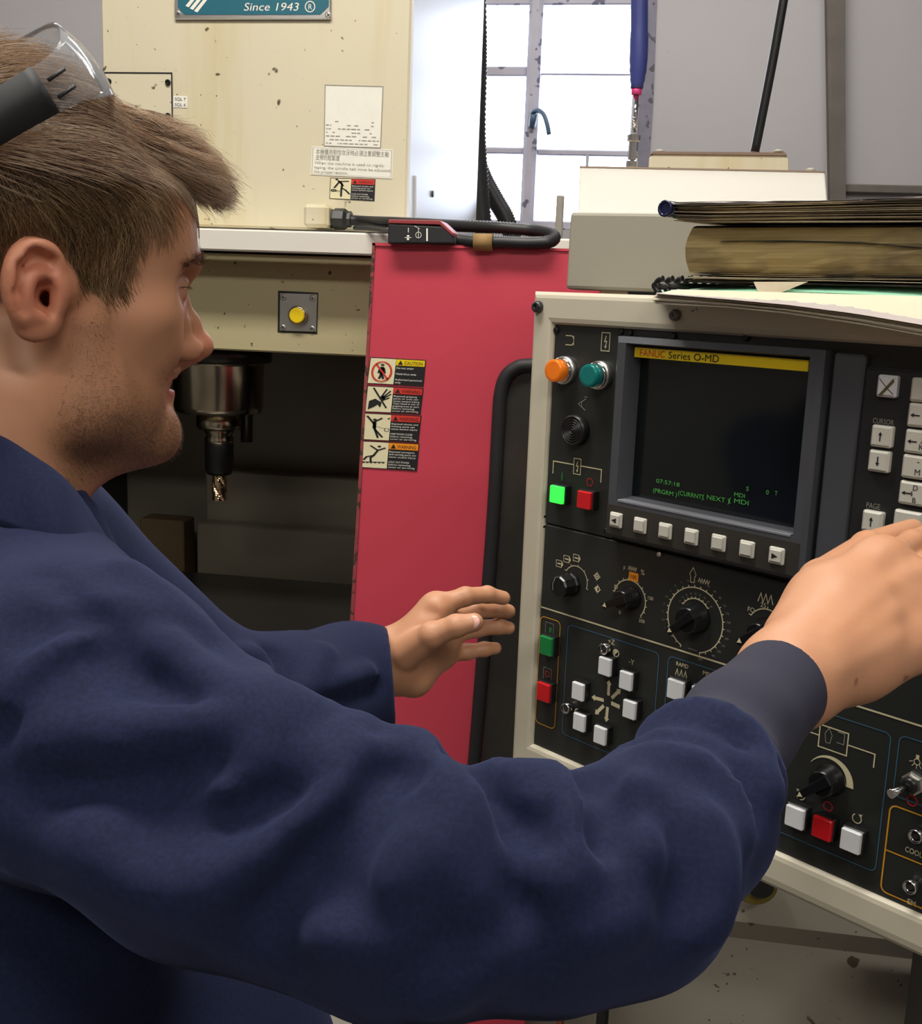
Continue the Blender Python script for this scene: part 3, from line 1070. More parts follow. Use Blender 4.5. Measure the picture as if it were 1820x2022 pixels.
# ================================================================== control console (built in its own axes: x right, y into panel, z up)
PB = math.radians(38.35)
P0 = at(1052, 575, 1.2)
PR = np.array([math.cos(PB), -math.sin(PB), 0])
PN = np.array([-math.sin(PB), -math.cos(PB), 0])       # towards the operator
con_ = thing('control_console', 'cream framed control console with dark screen, knobs and push buttons', 'control panel', P0, None, -PB)


def PL(px, py, c=0.0):
    q = hit(px, py, P0 + PN * c, PN) - P0
    return float(q @ PR), float(q[2])


AW, AH = .640, .546


def L3(a, z, c=0.0):
    return np.array([a, -c, z])


def pbox(a0, z0, a1, z1, c0, c1, ch=0.0):
    return MB().box((a0, -c1, z0), (a1, -c0, z1), ch)


FC = -.006                                # level of the charcoal plates
# cabinet behind the frame
MB().box((.012, .012, -AH + .010), (AW - .012, .17, -.004), .004).build('cabinet', M['boxgrey'], con_)
# frame: swept profile with a rounded outer and inner edge
prof = [(0.0, .030), (0.0, .004), (.003, .001), (.006, 0.0), (.024, 0.0), (.028, .001), (.030, .004), (.031, .014)]
prof_bot = [(0.0, .030), (0.0, .004), (.004, .001), (.010, 0.0), (.030, 0.0), (.034, .001), (.036, .004), (.037, .014)]
rows = []
cor = [(0, 0, 1, -1), (AW, 0, -1, -1), (AW, -AH, -1, 1), (0, -AH, 1, 1)]
for (ca, cz, sa, sz) in cor + cor[:1]:
    pz = prof_bot if sz == 1 else [(d * 1.12, y) for d, y in prof]
    rows.append([(ca + sa * prof[i][0], prof[i][1], cz + sz * pz[i][0]) for i in range(len(prof))])
MB().grid(rows, False).build('frame', M['consolegrey'], con_)
for px, py, r in ((1064, 606, .0065), (1335, 622, .0058)):
    a, z = PL(px, py)
    MB().lathe([(r, -.002), (r, .003), (r * .85, .006), (r * .45, .007), (r * .35, .004)], L3(a, z), (0, -1, 0), 12).build('bolt', plain('dark_bolt' if px < 1100 else 'painted_bolt', s2l(70, 70, 74) if px < 1100 else s2l(120, 118, 112), .3, .6), con_)

# face plates
def face(a0, z0, a1, z1, c=FC, name='face_plate', mat='face'):
    return pbox(a0, z0, a1, z1, c - .006, c, .0012).build(name, M[mat], con_)


face(.029, -.2505, .1265, -.032)
face(.127, -.2505, AW - .03, -.032, FC - .001)
face(.029, -.512, AW - .03, -.2515)


def screw(a, z, c=FC, r=.0035, mat='screwdark'):
    MB().lathe([(r, -.001), (r, .0012), (r * .7, .0024)], L3(a, z, c), (0, -1, 0), 12).build('screw', M[mat], con_)


for px, py in ((1099, 652), (1227, 655), (1244, 658), (1330, 664), (1474, 666), (1073, 1019), (1072, 1039), (1197, 1048), (1212, 1050), (1303, 1094), (1763, 668)):
    a, z = PL(px, py, FC)
    screw(a, z, FC + .0005, .0035 if px != 1303 else .003, 'screwdark' if px not in (1303,) else 'silver')

# ---- print in panel coordinates
def pmap(c):
    return lambda a, z: np.array([a, -c, z])


def printing(name='lettering', mat='print', c=FC + .0005):
    return D2(), (name, M[mat], pmap(c))


def PF(px, py):
    return PL(px, py, FC)


def done(g, spec, parent=None):
    return g.build(spec[0], spec[1], spec[2], parent or con_, wm=False)


# ---- screen unit
ub = thing  # (keeps the name free)
bz = MB()
oa0, oa1, oz0, oz1 = .1285, .3560, -.2440, -.0410
ia0, ia1, iz0, iz1 = .1440, .3420, -.2050, -.0500
C1 = .012
ring_o = [(oa0, oz0), (oa1, oz0), (oa1, oz1), (oa0, oz1)]
ring_m = [(oa0 + .004, oz0 + .004), (oa1 - .004, oz0 + .004), (oa1 - .004, oz1 - .006), (oa0 + .004, oz1 - .006)]
ring_i = [(ia0 - .002, iz0 - .001), (ia1 + .002, iz0 - .001), (ia1 + .002, iz1 + .003), (ia0 - .002, iz1 + .003)]
ring_d = [(ia0 + .004, iz0 + .005), (ia1 - .003, iz0 + .005), (ia1 - .003, iz1 - .002), (ia0 + .004, iz1 - .002)]
rows = []
for k in (0, 1, 2, 3, 0):
    rows.append([L3(*ring_o[k], FC), L3(*ring_o[k], C1 - .004), L3(*ring_m[k], C1), L3(*ring_i[k], C1), L3(*ring_d[k], -.012)])
bz.grid(rows, False)
bezel = bz.build('screen_bezel', M['bezel'], con_)
rows = []
for i in range(13):
    r = []
    for j in range(13):
        u, v = i / 12, j / 12
        bul = .0025 * (1 - (2 * u - 1) ** 2) * (1 - (2 * v - 1) ** 2)
        r.append(L3(ia0 + .002 + (ia1 - ia0 - .003) * u, iz0 + .003 + (iz1 - iz0 - .004) * v, -.0070 + bul))
    rows.append(r)
scr = MB().grid(rows).build('screen', M['screen'], con_)
pbox(.1440, -.2050 + .0015, .3415, -.2060, -.004, C1 + .0006, .0004).build('screen_lip', plain('pale_lip', s2l(128, 130, 138), .3), bezel)  # lip painted paler than the bezel around it
# name strip above the screen
a0, z0 = PL(1262, 711, .004)
a1, z1 = PL(1600, 708, .004)
ns = pbox(.1475, -.0605, .3385, -.0508, .0, .0045).build('name_strip', M['yellow'], con_)
g = D2().text('FANUC', .1540, -.0590, .0068, 'L', width=.031)
g.build('lettering', M['redlabel'], pmap(.0049), ns, wm=False)
g = D2().text('Series O-MD', .1890, -.0590, .0068, 'L', width=.058)
g.build('lettering', M['ink'], pmap(.0049), ns, wm=False)
# phosphor text
g = D2()
cs = -.0025


def crt(s, px, py, w, h=.0042):
    a, z = PL(px, py, -.004)
    g.text(s, a, z, h, 'L', width=w)


crt('07:57:18', 1293, 953, .0290)
crt('(PRGRM )', 1286, 972, .0300, .0046)
crt('(CURRNT)', 1336, 977, .0300, .0046)
crt('( NEXT )', 1384, 984, .0310, .0046)
crt('( MDI', 1436, 991, .0220, .0046)
crt('MDI', 1447, 980, .0120, .0042)
crt('S', 1471, 969, .0030, .0042)
crt('0', 1510, 976, .0030, .0042)
crt('T', 1527, 978, .0030, .0042)
g.build('screen_text', M['crttext'], lambda a, z: L3(a, z, -.0068 + .0025 * max(0, 1 - (2 * (a - ia0) / (ia1 - ia0) - 1) ** 2) * max(0, 1 - (2 * (z - iz0) / (iz1 - iz0) - 1) ** 2) + .0006), scr, wm=False)
# soft keys
pbox(.1330, -.2400, .3520, -.2100, C1 - .002, C1 + .0006).build('softkey_strip', M['strip'], con_)
for k in range(7):
    a = .1455 + .0309 * k
    z = -.2247
    kb = MB().box((a - .0078, -(C1 + .0035), z - .0078), (a + .0078, -C1, z + .0078), .0012)
    kb.box((a - .0060, -(C1 + .0055), z - .0056), (a + .0060, -(C1 + .0030), z + .0062), .0010)
    o = kb.build('softkey', M['key'], con_)
    if k in (0, 6):
        s = 1 if k == 6 else -1
        D2().poly([(a - s * .003, z - .0026), (a + s * .0034, z), (a - s * .003, z + .0026)]).build('arrow_mark', M['ink'], pmap(C1 + .0058), o, wm=False)

# ---- pilot lamps and buzzer on the left plate
for px, py, mt, nm in ((1119, 731, 'amberlens', 'amber pilot lamp'), (1188, 741, 'teallens', 'teal pilot lamp')):
    a, z = PL(px, py, FC)
    lamp = MB().lathe([(.0150, -.002), (.0150, .006), (.0135, .0075)], L3(a, z, FC), (0, -1, 0), 28).build('pilot_lamp', M['silver'], con_)
    lamp['label'] = nm
    MB().lathe([(.0132, .006), (.0136, .0110), (.0122, .0112)], L3(a, z, FC), (0, -1, 0), 28).build('lamp_ring', M['chrome'], lamp)
    pr = [(.0118, .010), (.0118, .0205), (.0110, .0225)]
    pr += [(.0110 * (1 - t / 4), .0225 - .001 * (t % 2)) for t in range(1, 4)] + [(.0005, .0222)]
    MB().lathe(pr, L3(a, z, FC), (0, -1, 0), 28).build('lamp_lens', M[mt], lamp)
a, z = PL(1141, 849, FC)
pr = [(.0165, -.001), (.0165, .008), (.0150, .0105)]
for k in range(5):
    r = .0138 - .0026 * k
    pr += [(r, .0105), (r - .0006, .0085), (r - .0013, .0085), (r - .0018, .0105)]
MB().lathe(pr, L3(a, z, FC), (0, -1, 0), 32).build('buzzer', M['black'], con_)

g, sp = printing('symbols', 'print')
P = PF
w = .0009
# tool symbol and bolt-in-box above lamps
c = P(1124, 672)
g.stroke([(c[0] - .005, c[1] + .0048), (c[0] + .004, c[1] + .0048), (c[0] + .0065, c[1] + .002), (c[0] + .0065, c[1] - .002), (c[0] + .004, c[1] - .0048), (c[0] - .005, c[1] - .0048)], w)
g.stroke([(c[0] + .0065, c[1] + .005), (c[0] + .0065, c[1] - .005)], w)


def boltbox(cx_, cz_, s):
    g.stroke([(cx_ - .5 * s, cz_ - .85 * s), (cx_ + .5 * s, cz_ - .85 * s), (cx_ + .5 * s, cz_ + .85 * s), (cx_ - .5 * s, cz_ + .85 * s)], w, True)
    g.stroke([(cx_ + .05 * s, cz_ + .55 * s), (cx_ - .12 * s, cz_ + .02 * s), (cx_ + .14 * s, cz_ + .06 * s), (cx_ + .02 * s, cz_ - .45 * s)], w)
    g.poly([(cx_ - .14 * s, cz_ - .38 * s), (cx_ + .18 * s, cz_ - .38 * s), (cx_ + .02 * s, cz_ - .66 * s)])


c = P(1196, 675)
boltbox(c[0], c[1], .0108)
c = P(1140, 921)
boltbox(c[0], c[1], .0098)
q1, q2 = P(1093, 913), P(1188, 928)
zt = (P(1128, 916)[1] + P(1150, 921)[1]) / 2
for s, q in ((-1, q1), (1, q2)):
    g.stroke([(c[0] + s * .0049, zt), (q[0], zt), (q[0], zt - .0135)], .0012)
done(g, sp)
g, sp = printing('symbols', 'printdim')
c = P(1148, 798)
g.stroke([(c[0] + .006, c[1] + .006), (c[0] - .004, c[1]), (c[0] + .006, c[1] - .006)], w)
g.stroke([(c[0] + .0005, c[1] + .0025), (c[0] + .0005, c[1] - .0025)], w)
g.stroke([(c[0] + .004, c[1] + .008), (c[0] + .008, c[1] + .008)], w)
done(g, sp)
g, sp = printing('symbols', 'printgreen')
c = P(1110, 941)
g.rect(c[0] - .0010, c[1] - .0045, c[0] + .0010, c[1] + .0045)
done(g, sp)
g, sp = printing('symbols', 'printred')
c = P(1165, 952)
g.ring(c, .0040, .0010)
done(g, sp)
g, sp = printing('symbols', 'printred')
c = P(1635, 1592)
g.ring(c, .0042, .0012)
done(g, sp)
g, sp = printing('symbols', 'printred')
c = P(1801, 1581)
g.ring(c, .0042, .0016)
done(g, sp)


def button(px, py, mat, wd=.0185, ht=.0185, c=.013, label=None):
    """square illuminated push button; (px, py) is the middle of its cap as the photograph shows it"""
    a, z = PL(px, py, FC + c)
    b = MB().box((a - wd / 2 - .0012, -(FC + c - .004), z - ht / 2 - .0012), (a + wd / 2 + .0012, -(FC - .001), z + ht / 2 + .0012), .0008)
    o = b.build('push_button', M['black'], con_)
    if label:
        o['label'] = label
    MB().box((a - wd / 2, -(FC + c), z - ht / 2), (a + wd / 2, -(FC + c - .006), z + ht / 2), .0009).build('button_cap', M[mat], o)
    return a, z


button(1096.5, 977, 'keygreen_on', label='lit green push button')
button(1151, 988, 'keyred', label='red push button')
button(1075.5, 1276, 'keygreen', .0180, .0210, label='dark green push button')
button(1070.5, 1367.5, 'keyred', .0180, .0210, label='red push button')
for px, py in ((1191.5, 1317), (1233, 1345), (1138.5, 1366), (1141, 1427), (1182, 1453), (1240, 1402)):
    button(px, py, 'keyw', .0158, .0192, .012)
button(1331, 1363, 'keyw', .0190, .0200)
button(1379, 1378, 'keyw', .0190, .0200)
button(1566.5, 1615, 'keyw', .0185, .0200, label='white push button')
button(1620.5, 1637, 'keyred', .0185, .0200, label='red push button')
button(1677, 1662, 'keyw', .0185, .0200, label='white push button')

# ---- outlines
def outline(pts, mat, wd=.0011):
    g, sp = printing('outline', mat)
    q = [P(*p) for p in pts]
    x0, x1 = min(p[0] for p in q), max(p[0] for p in q)
    y0, y1 = min(p[1] for p in q), max(p[1] for p in q)
    g.rrect(x0, y0, x1, y1, .006, wd)
    done(g, sp)
    return x0, y0, x1, y1


outline([(1068, 1216), (1107, 1228), (1094, 1439), (1058, 1425)], 'printorange', .0010)
outline([(1123, 1235), (1302, 1290), (1110, 1448)], 'printblue')
outline([(1320, 1300), (1500, 1352), (1318, 1480)], 'printblue')
o3 = outline([(1500, 1370), (1753, 1447), (1728, 1722)], 'printblue')
x0 = o3[2] + .0075
g, sp = printing('outline', 'printblue')
z1 = P(1790, 1455)[1]
z0 = P(1770, 1572)[1]
g.rrect(x0, z0, AW - .04, z1, .006, .0011)
done(g, sp)
g, sp = printing('outline', 'printorange')
z1, zm, z0 = P(1770, 1592)[1], P(1755, 1680)[1], P(1748, 1762)[1]
g.rrect(x0 - .001, z0, AW - .04, z1, .006, .0014)
g.stroke([(x0 - .001, zm), (AW - .04, zm)], .0013)
done(g, sp)
# long pale line across the lower plate
g, sp = printing('outline', 'print')
g.stroke([(.0305, -.3462), (AW - .032, -.3462)], .0017)
done(g, sp)

# ---- rotary selectors
def dial(cx_, cz_, r, a0, a1, n, wd=.0012, tick=.0025, inner=False):
    g.arc((cx_, cz_), r, a0, a1, wd, 40)
    for i in range(n):
        t = math.radians(a0 + (a1 - a0) * i / (n - 1))
        s = -1 if inner else 1
        g.stroke([(cx_ + r * math.cos(t), cz_ + r * math.sin(t)), (cx_ + (r + s * tick) * math.cos(t), cz_ + (r + s * tick) * math.sin(t))], wd * .8)


def zig(cx_, cz_, wl, hh, n, wd=.0008):
    g.stroke([(cx_ + wl * (i / n - .5), cz_ + (hh / 2 if i % 2 else -hh / 2)) for i in range(n + 1)], wd)


def pointer_knob(px, py, ang, r=.0125, bar=.019, c=.020):
    a, z = PL(px, py, FC)
    kn = MB().lathe([(r * 1.05, -.001), (r * 1.05, .004), (r * .92, .006), (r * .88, c - .002), (r * .75, c)], L3(a, z, FC), (0, -1, 0), 28).build('selector_knob', M['knob'], con_)
    t = math.radians(ang)
    d = np.array([math.cos(t), math.sin(t)])
    nrm = np.array([-d[1], d[0]])
    pts = [np.array([a, z]) + d * bar + nrm * .0035, np.array([a, z]) + d * bar - nrm * .0035, np.array([a, z]) - d * r * .9 - nrm * .0050, np.array([a, z]) - d * r * .9 + nrm * .0050]
    MB().prism([L3(p[0], p[1], FC + c + .004) for p in pts], (0, .014, 0)).build('pointer_bar', M['knob'], kn, .001)
    tip = np.array([a, z]) + d * (bar - .001)
    g2 = D2().poly([tip, tip - d * .0050 + nrm * .0026, tip - d * .0050 - nrm * .0026])
    g2.build('pointer_mark', M['print'], pmap(FC + c + .0046), kn, wm=False)
    return a, z


# mode selector
a, z = PL(1128, 1153, FC)
kn = MB().lathe([(.0135, -.001), (.0135, .004), (.0130, .005)] + [(.0125, .006), (.0118, .020), (.0105, .022)], L3(a, z, FC), (0, -1, 0), 10, False).build('selector_knob', M['knob'], con_)
D2().stroke([(a - .0035, z + .010), (a - .0070, z + .002), (a - .0062, z - .005)], .0010).build('pointer_mark', M['printdim'], pmap(FC + .0225), kn, wm=False)
g, sp = printing('dial_print', 'print')
ca, cz = P(1137, 1147)
dial(ca, cz, .0165, 150, -18, 6, .0009)
for px, py, k in ((1105, 1113, 0), (1120, 1104, 1), (1139, 1102, 2)):
    c = P(px, py)
    g.stroke([(c[0] - .0048, c[1] - .0036), (c[0] + .0030, c[1] - .0036), (c[0] + .0052, c[1]), (c[0] + .0030, c[1] + .0036), (c[0] - .0048, c[1] + .0036)], .0007, True)
    g.stroke([(c[0] - .003, c[1]), (c[0] + .002, c[1])], .0016)
    g.poly([(c[0] + .0026, c[1] - .0034), (c[0] + .0052, c[1]), (c[0] + .0026, c[1] + .0034)])
for px, py in ((1179, 1138), (1180, 1163)):
    c = P(px, py)
    g.ring(c, .0028, .0012)
    if py < 1150:
        g.disc(c, .0012)
    else:
        g.poly([(c[0], c[1] - .0028), (c[0], c[1] + .0028), (c[0] - .0028, c[1])])
    for q in range(4):
        t = q * math.pi / 2
        g.stroke([(c[0] + .003 * math.cos(t), c[1] + .003 * math.sin(t)), (c[0] + .005 * math.cos(t), c[1] + .005 * math.sin(t))], .0007)
done(g, sp)
g, sp = printing('dial_print', 'print')
# feed override
ca, cz = P(1243, 1184)
dial(ca, cz, .0208, 168, -42, 13, .0011, .0024)
c = P(1233, 1122)
g.text('F', c[0], c[1] - .002, .0044, 'C')
c = P(1249, 1123)
zig(c[0], c[1], .011, .0040, 9)
c = P(1269, 1130)
g.text('%', c[0], c[1] - .0026, .0056, 'C')
for px, py, s in ((1216, 1159, '50'), (1284, 1181, '150'), (1267, 1226, '200'), (1224, 1209, '0')):
    c = P(px, py)
    g.text(s, c[0], c[1] - .0018, .0038, 'C')
done(g, sp)
g, sp = printing('dial_print', 'print')
# spindle speed dial
sa, sz = P(1372, 1224)
dial(sa, sz, .0325, 205, -75, 24, .0012, .0024)
dial(sa, sz, .0325, 245, 222, 3, .0012, .0024)
dial(sa, sz + .004, .0175, 150, 38, 9, .0011, .0020)
c = P(1390, 1148)
zig(c[0], c[1], .013, .0040, 9)
c = P(1368, 1138)
g.stroke([(c[0] - .0022, c[1] - .006), (c[0] + .0022, c[1] - .006), (c[0] + .0022, c[1] - .001), (c[0] + .0038, c[1] + .002), (c[0], c[1] + .009), (c[0] - .0038, c[1] + .002), (c[0] - .0022, c[1] - .001)], .0007, True)
done(g, sp)
g, sp = printing('dial_print', 'print')
# rapid override
ra, rz = P(1512, 1243)
dial(ra, rz, .0195, 150, 30, 3, .0011, .0026)
c = P(1512, 1182)
zig(c[0], c[1], .016, .0085, 6, .0010)
for px, py, s in ((1507, 1195, '25'), (1483, 1204, 'FO')):
    c = P(px, py)
    g.text(s, c[0], c[1] - .002, .0046, 'C')
done(g, sp)
g, sp = printing('symbols', 'print')
# jog field
for px, py, s in ((1207, 1268, '+Z'), (1247, 1308, '-Y')):
    c = P(px, py)
    g.text(s, c[0], c[1] - .002, .0056, 'C')
cj = P(1201, 1385)
for k, (tx, ty) in enumerate(((1203, 1342), (1226, 1361), (1168, 1376), (1175, 1410), (1197, 1426))):
    t = np.array(P(tx, ty))
    d = t - np.array(cj)
    L = np.linalg.norm(d)
    d /= L
    nn = np.array([-d[1], d[0]])
    s = t - d * .0175
    e = t - d * .0050
    g.poly([s + nn * .0019, e + nn * .0019, e - nn * .0019, s - nn * .0019])
    g.poly([e + nn * .0036, t, e - nn * .0036])
t = np.array(P(1224, 1396))
d = t - np.array(cj)
d /= np.linalg.norm(d)
nn = np.array([-d[1], d[0]])
g.poly([t - d * .012 + nn * .0022, t + nn * .0022, t - nn * .0022, t - d * .012 - nn * .0022])
done(g, sp)
g, sp = printing('symbols', 'print')
# rapid / optional stop captions
c = P(1347, 1313)
g.text('RAPID', c[0], c[1] - .002, .0042, 'C', width=.0150)
c = P(1345, 1332)
zig(c[0], c[1], .015, .0090, 6, .0010)
done(g, sp)
g, sp = printing('symbols', 'print')
c = P(1396, 1330)
g.text('M01', c[0], c[1] - .002, .0042, 'C', width=.0100)
c = P(1396, 1344)
g.ring(c, .0030, .0007)
done(g, sp)
g, sp = printing('symbols', 'print')
# handle / table box symbol
b0, b1, b2 = P(1620, 1430), P(1676, 1448), P(1616, 1473)
g.stroke([(b0[0], b2[1]), (b1[0], b2[1]), (b1[0], b0[1]), (b0[0], b0[1])], .0012, True)
q = P(1728, 1487)
zt = (b0[1] + b2[1]) / 2
g.stroke([(b1[0], zt), (q[0], zt), (q[0], zt - .0125)], .0012)
g.stroke([(b0[0] - .009, zt), (b0[0], zt)], .0012)
ka, kz = P(1638, 1541)
n = 16
o_, i_ = [], []
for k in range(n + 1):
    t = math.radians(150 - 150 * k / n)
    o_.append((ka + .0230 * math.cos(t), kz + .0230 * math.sin(t)))
    rr2 = .0226 - .0068 * k / n
    i_.append((ka + rr2 * math.cos(t), kz + rr2 * math.sin(t)))
for k in range(n):
    g.poly([o_[k], o_[k + 1], i_[k + 1], i_[k]])
done(g, sp)
g, sp = printing('symbols', 'print')
for px, py, sgn in ((1581, 1570, 1), (1692, 1616, -1)):
    c = P(px, py)
    g.arc(c, .0042, 120 if sgn > 0 else 60, 420 if sgn > 0 else -240, .0010)
    g.poly([(c[0] - sgn * .0048, c[1] + .0052), (c[0] - sgn * .0008, c[1] + .0046), (c[0] - sgn * .0036, c[1] + .0018)])
done(g, sp)
g, sp = printing('symbols', 'print')
# lamp switch symbol, captions of the indicator lamps
c = P(1811, 1502)
g.ring((c[0], c[1] - .001), .0026, .0008)
g.rect(c[0] - .0014, c[1] + .0018, c[0] + .0014, c[1] + .0052)
for t in (-160, -125, -90, -55, -20):
    t = math.radians(t)
    g.stroke([(c[0] + .004 * math.cos(t), c[1] + .004 * math.sin(t)), (c[0] + .007 * math.cos(t), c[1] + .007 * math.sin(t))], .0007)
done(g, sp)
g, sp = printing('lettering', 'print')
c = P(1787, 1676)
g.text('COOLANT', c[0], c[1] - .002, .0050, 'L', width=.0260)
done(g, sp)
g, sp = printing('lettering', 'print')
c = P(1791, 1779)
g.text('EM', c[0], c[1] - .002, .0050, 'L', width=.0075)
done(g, sp)
# small worn numerals round the spindle dial
g, sp = printing('dial_print', 'printdim')
nums = ['1', '1.5', '2', '3', '4.2', '6', '8', '11', '16', '23', '32', '45', '60', '90', '125', '175', '250', '275', '300', '325', '350', '400', '450', '500']
for i, s in enumerate(nums):
    t = math.radians(205 - 280 * i / 23)
    g.text(s, sa + .0390 * math.cos(t), sz + .0390 * math.sin(t) - .001, .0022, 'C')
for i in range(9):
    t = math.radians(150 - 112 * i / 8)
    g.text(str(10 * (i + 1)), sa + .0225 * math.cos(t), sz + .004 + .0225 * math.sin(t) - .001, .0018, 'C')
c = P(1367, 1284)
g.text('mm/min', c[0], c[1], .0024, 'C')
done(g, sp)
g, sp = printing('symbols', 'printdim')
c = P(1636, 1452)
g.stroke([(c[0] - .002, c[1] - .007), (c[0] + .002, c[1] - .007), (c[0] + .0035, c[1] + .001), (c[0], c[1] + .007), (c[0] - .0035, c[1] + .001)], .0007, True)
c = P(1661, 1458)
g.stroke([(c[0] - .004, c[1] + .005), (c[0] + .003, c[1] + .005), (c[0] + .003, c[1] - .005), (c[0] - .004, c[1] - .005)], .0008)
for px, py in ((1085, 1242), (1081, 1331)):
    c = P(px, py)
    g.stroke([(c[0] - .006, c[1] - .007), (c[0] + .006, c[1] - .007), (c[0] + .006, c[1] + .007), (c[0] - .006, c[1] + .007)], .0006, True)
done(g, sp)
g, sp = printing('symbols', 'printgreen')
c = P(1087, 1244)
g.rect(c[0] - .002, c[1] - .003, c[0] + .002, c[1] + .003)
done(g, sp)
g, sp = printing('symbols', 'printred')
g.ring(P(1081, 1331), .0032, .0010)
done(g, sp)
c = P(1251, 1139)
o = pbox(c[0] - .0060, c[1] - .0044, c[0] + .0060, c[1] + .0044, FC, FC + .0006).build('override_label', M['orange'], con_)
D2().text('100', c[0], c[1] - .0020, .0042, 'C', width=.0085).build('lettering', M['ink'], pmap(FC + .0009), o, wm=False)
pointer_knob(1247, 1180, 207, .0118, .0215)
pointer_knob(1376, 1219, 222, .0150, .0230)
pointer_knob(1514, 1245, 215, .0120, .0200)
pointer_knob(1641, 1538, 222, .0140, .0255)
# indicator lamps with chrome bezels
for px, py in ((1196, 1280), (1121, 1397), (1811, 1649), (1800, 1749)):
    a, z = PL(px, py, FC + .004)
    o = MB().lathe([(.0062, -.001), (.0062, .009), (.0050, .0100), (.0042, .0070)], L3(a, z, FC), (0, -1, 0), 18).build('indicator_lamp', M['chrome'], con_)
    MB().lathe([(.0044, .002), (.0040, .0070), (.0018, .0085)], L3(a, z, FC), (0, -1, 0), 14).build('lamp_lens', plain('smoke_lens', (.06, .05, .045), .15), o)
    if px < 1300:
        D2().poly([(a + .0090, z - .006), (a + .0140, z - .0005), (a + .0085, z + .001)]).ring((a + .0112, z - .003), .0038, .0010).build('symbol', M['print'], pmap(FC + .0006), o, wm=False)
# toggle switch
a, z = PL(1806, 1545, FC)
o = MB().lathe([(.0105, -.001), (.0105, .004), (.0085, .005), (.0085, .010)], L3(a, z, FC), (0, -1, 0), 6, False).build('toggle_switch', M['silver'], con_)
MB().lathe([(.0070, .004), (.0070, .011), (.0050, .013)], L3(a, z, FC), (0, -1, 0), 18).build('toggle_boot', M['black'], o)
t0, t1 = L3(a, z, FC + .010), L3(a - .006, z - .004, FC + .030)
MB().tube([t0, t0 * .5 + t1 * .5, t1], .003, 12, rad=[.002, .0026, .0042]).build('toggle_lever', M['chrome'], o)

# ---- keypad unit at the right
kp = pbox(.3900, -.2440, AW - .034, -.0520, FC - .001, .004, .003).build('keypad_plate', M['bezeldark'], con_)
pbox(.3600, -.2440, .3890, -.0430, FC - .001, .002, .002).build('keypad_rim', M['bezel'], con_)
KC = .0095


def key(a, z, wd, ht, sym=None, name='key', mat='key', txt=()):
    o = MB().box((a - wd / 2, -(KC), z - ht / 2), (a + wd / 2, -.003, z + ht / 2), .0012).box((a - wd / 2 + .0012, -(KC + .0012), z - ht / 2 + .0014), (a + wd / 2 - .0012, -KC + .0006, z + ht / 2 - .0010), .0009).build(name, M[mat], con_)
    g = D2()
    if sym in ('u', 'd', 'l'):
        d = {'u': (0, 1), 'd': (0, -1), 'l': (-1, 0)}[sym]
        n_ = (-d[1], d[0])
        x0_ = a if sym != 'l' else a - .005
        e = np.array([x0_, z]) + np.array(d) * .0040
        s = np.array([x0_, z]) - np.array(d) * .0040
        m_ = e - np.array(d) * .0030
        g.stroke([s, m_], .0011)
        g.poly([e, m_ + np.array(n_) * .0018, m_ - np.array(n_) * .0018])
    for s, dx, dz, h in txt:
        g.text(s, a + dx, z + dz, h, 'C')
    if g.f:
        g.build('legend', M['ink'], pmap(KC + .0015), o, wm=False)
    return o


b1a = PL(1739, 862, KC)
key(b1a[0], b1a[1], .0180, .0180, 'u')
c = PL(1733, 911, KC)
key(b1a[0], c[1], .0180, .0180, 'd')
c = PL(1720, 1030, KC)
key(b1a[0], c[1], .0180, .0180, 'u')
key(b1a[0], c[1] - .0205, .0180, .0180, 'd')
c = PL(1752, 763, KC)
rk = key(b1a[0], c[1], .0170, .0180, None, 'worn_key', 'keyw')
rk['label'] = 'cracked clear key'
D2().poly([(b1a[0] - .006, c[1] - .008), (b1a[0] + .006, c[1] + .007), (b1a[0] + .007, c[1] + .004), (b1a[0] - .003, c[1] - .008)]).stroke([(b1a[0] - .006, c[1] + .006), (b1a[0] + .002, c[1] - .002), (b1a[0] + .007, c[1] - .006)], .0007).build('crack', plain('brown_grime', s2l(100, 88, 60), .6), pmap(KC + .0015), rk, wm=False)
ka0 = PL(1807, 818, KC)[0] + .0055
kz_ = [PL(1811, 770, KC)[1], PL(1807, 820, KC)[1], PL(1804, 872, KC)[1], PL(1800, 922, KC)[1], PL(1795, 974, KC)[1]]
tx = [(('7', .003, -.004, .005),), (('8', .003, -.004, .005),), (('K', .003, -.006, .005), ('J', .003, .001, .005)), (('-', .002, .003, .005), ('M', .002, -.006, .005)), (('D', .002, .003, .0045), ('4', -.001, -.002, .0045), ('B', .002, -.007, .0045))]
for k in range(5):
    key(ka0, kz_[k], .0240, .0192, 'l' if k in (1, 2, 4) else None, txt=tx[k])
    for j in range(1, 4):
        key(ka0 + .0262 * j, kz_[k], .0240, .0192, None)
zk = PL(1790, 1032, KC)[1]
for j in range(4):
    key(ka0 - .002 + .0262 * j, zk, .0240, .0192, None)
    key(ka0 - .002 + .0262 * j, zk - .0205, .0240, .0192, None)
g, sp = D2(), ('lettering', M['printdim'], pmap(.0046))
c = PL(1744, 832, .004)
g.text('CURSOR', c[0], c[1] - .0022, .0044, 'C', width=.0185)
done(g, sp, kp)
g = D2()
c = PL(1724, 999, .004)
g.text('PAGE', c[0], c[1] - .0022, .0048, 'C', width=.0125)
done(g, sp, kp)

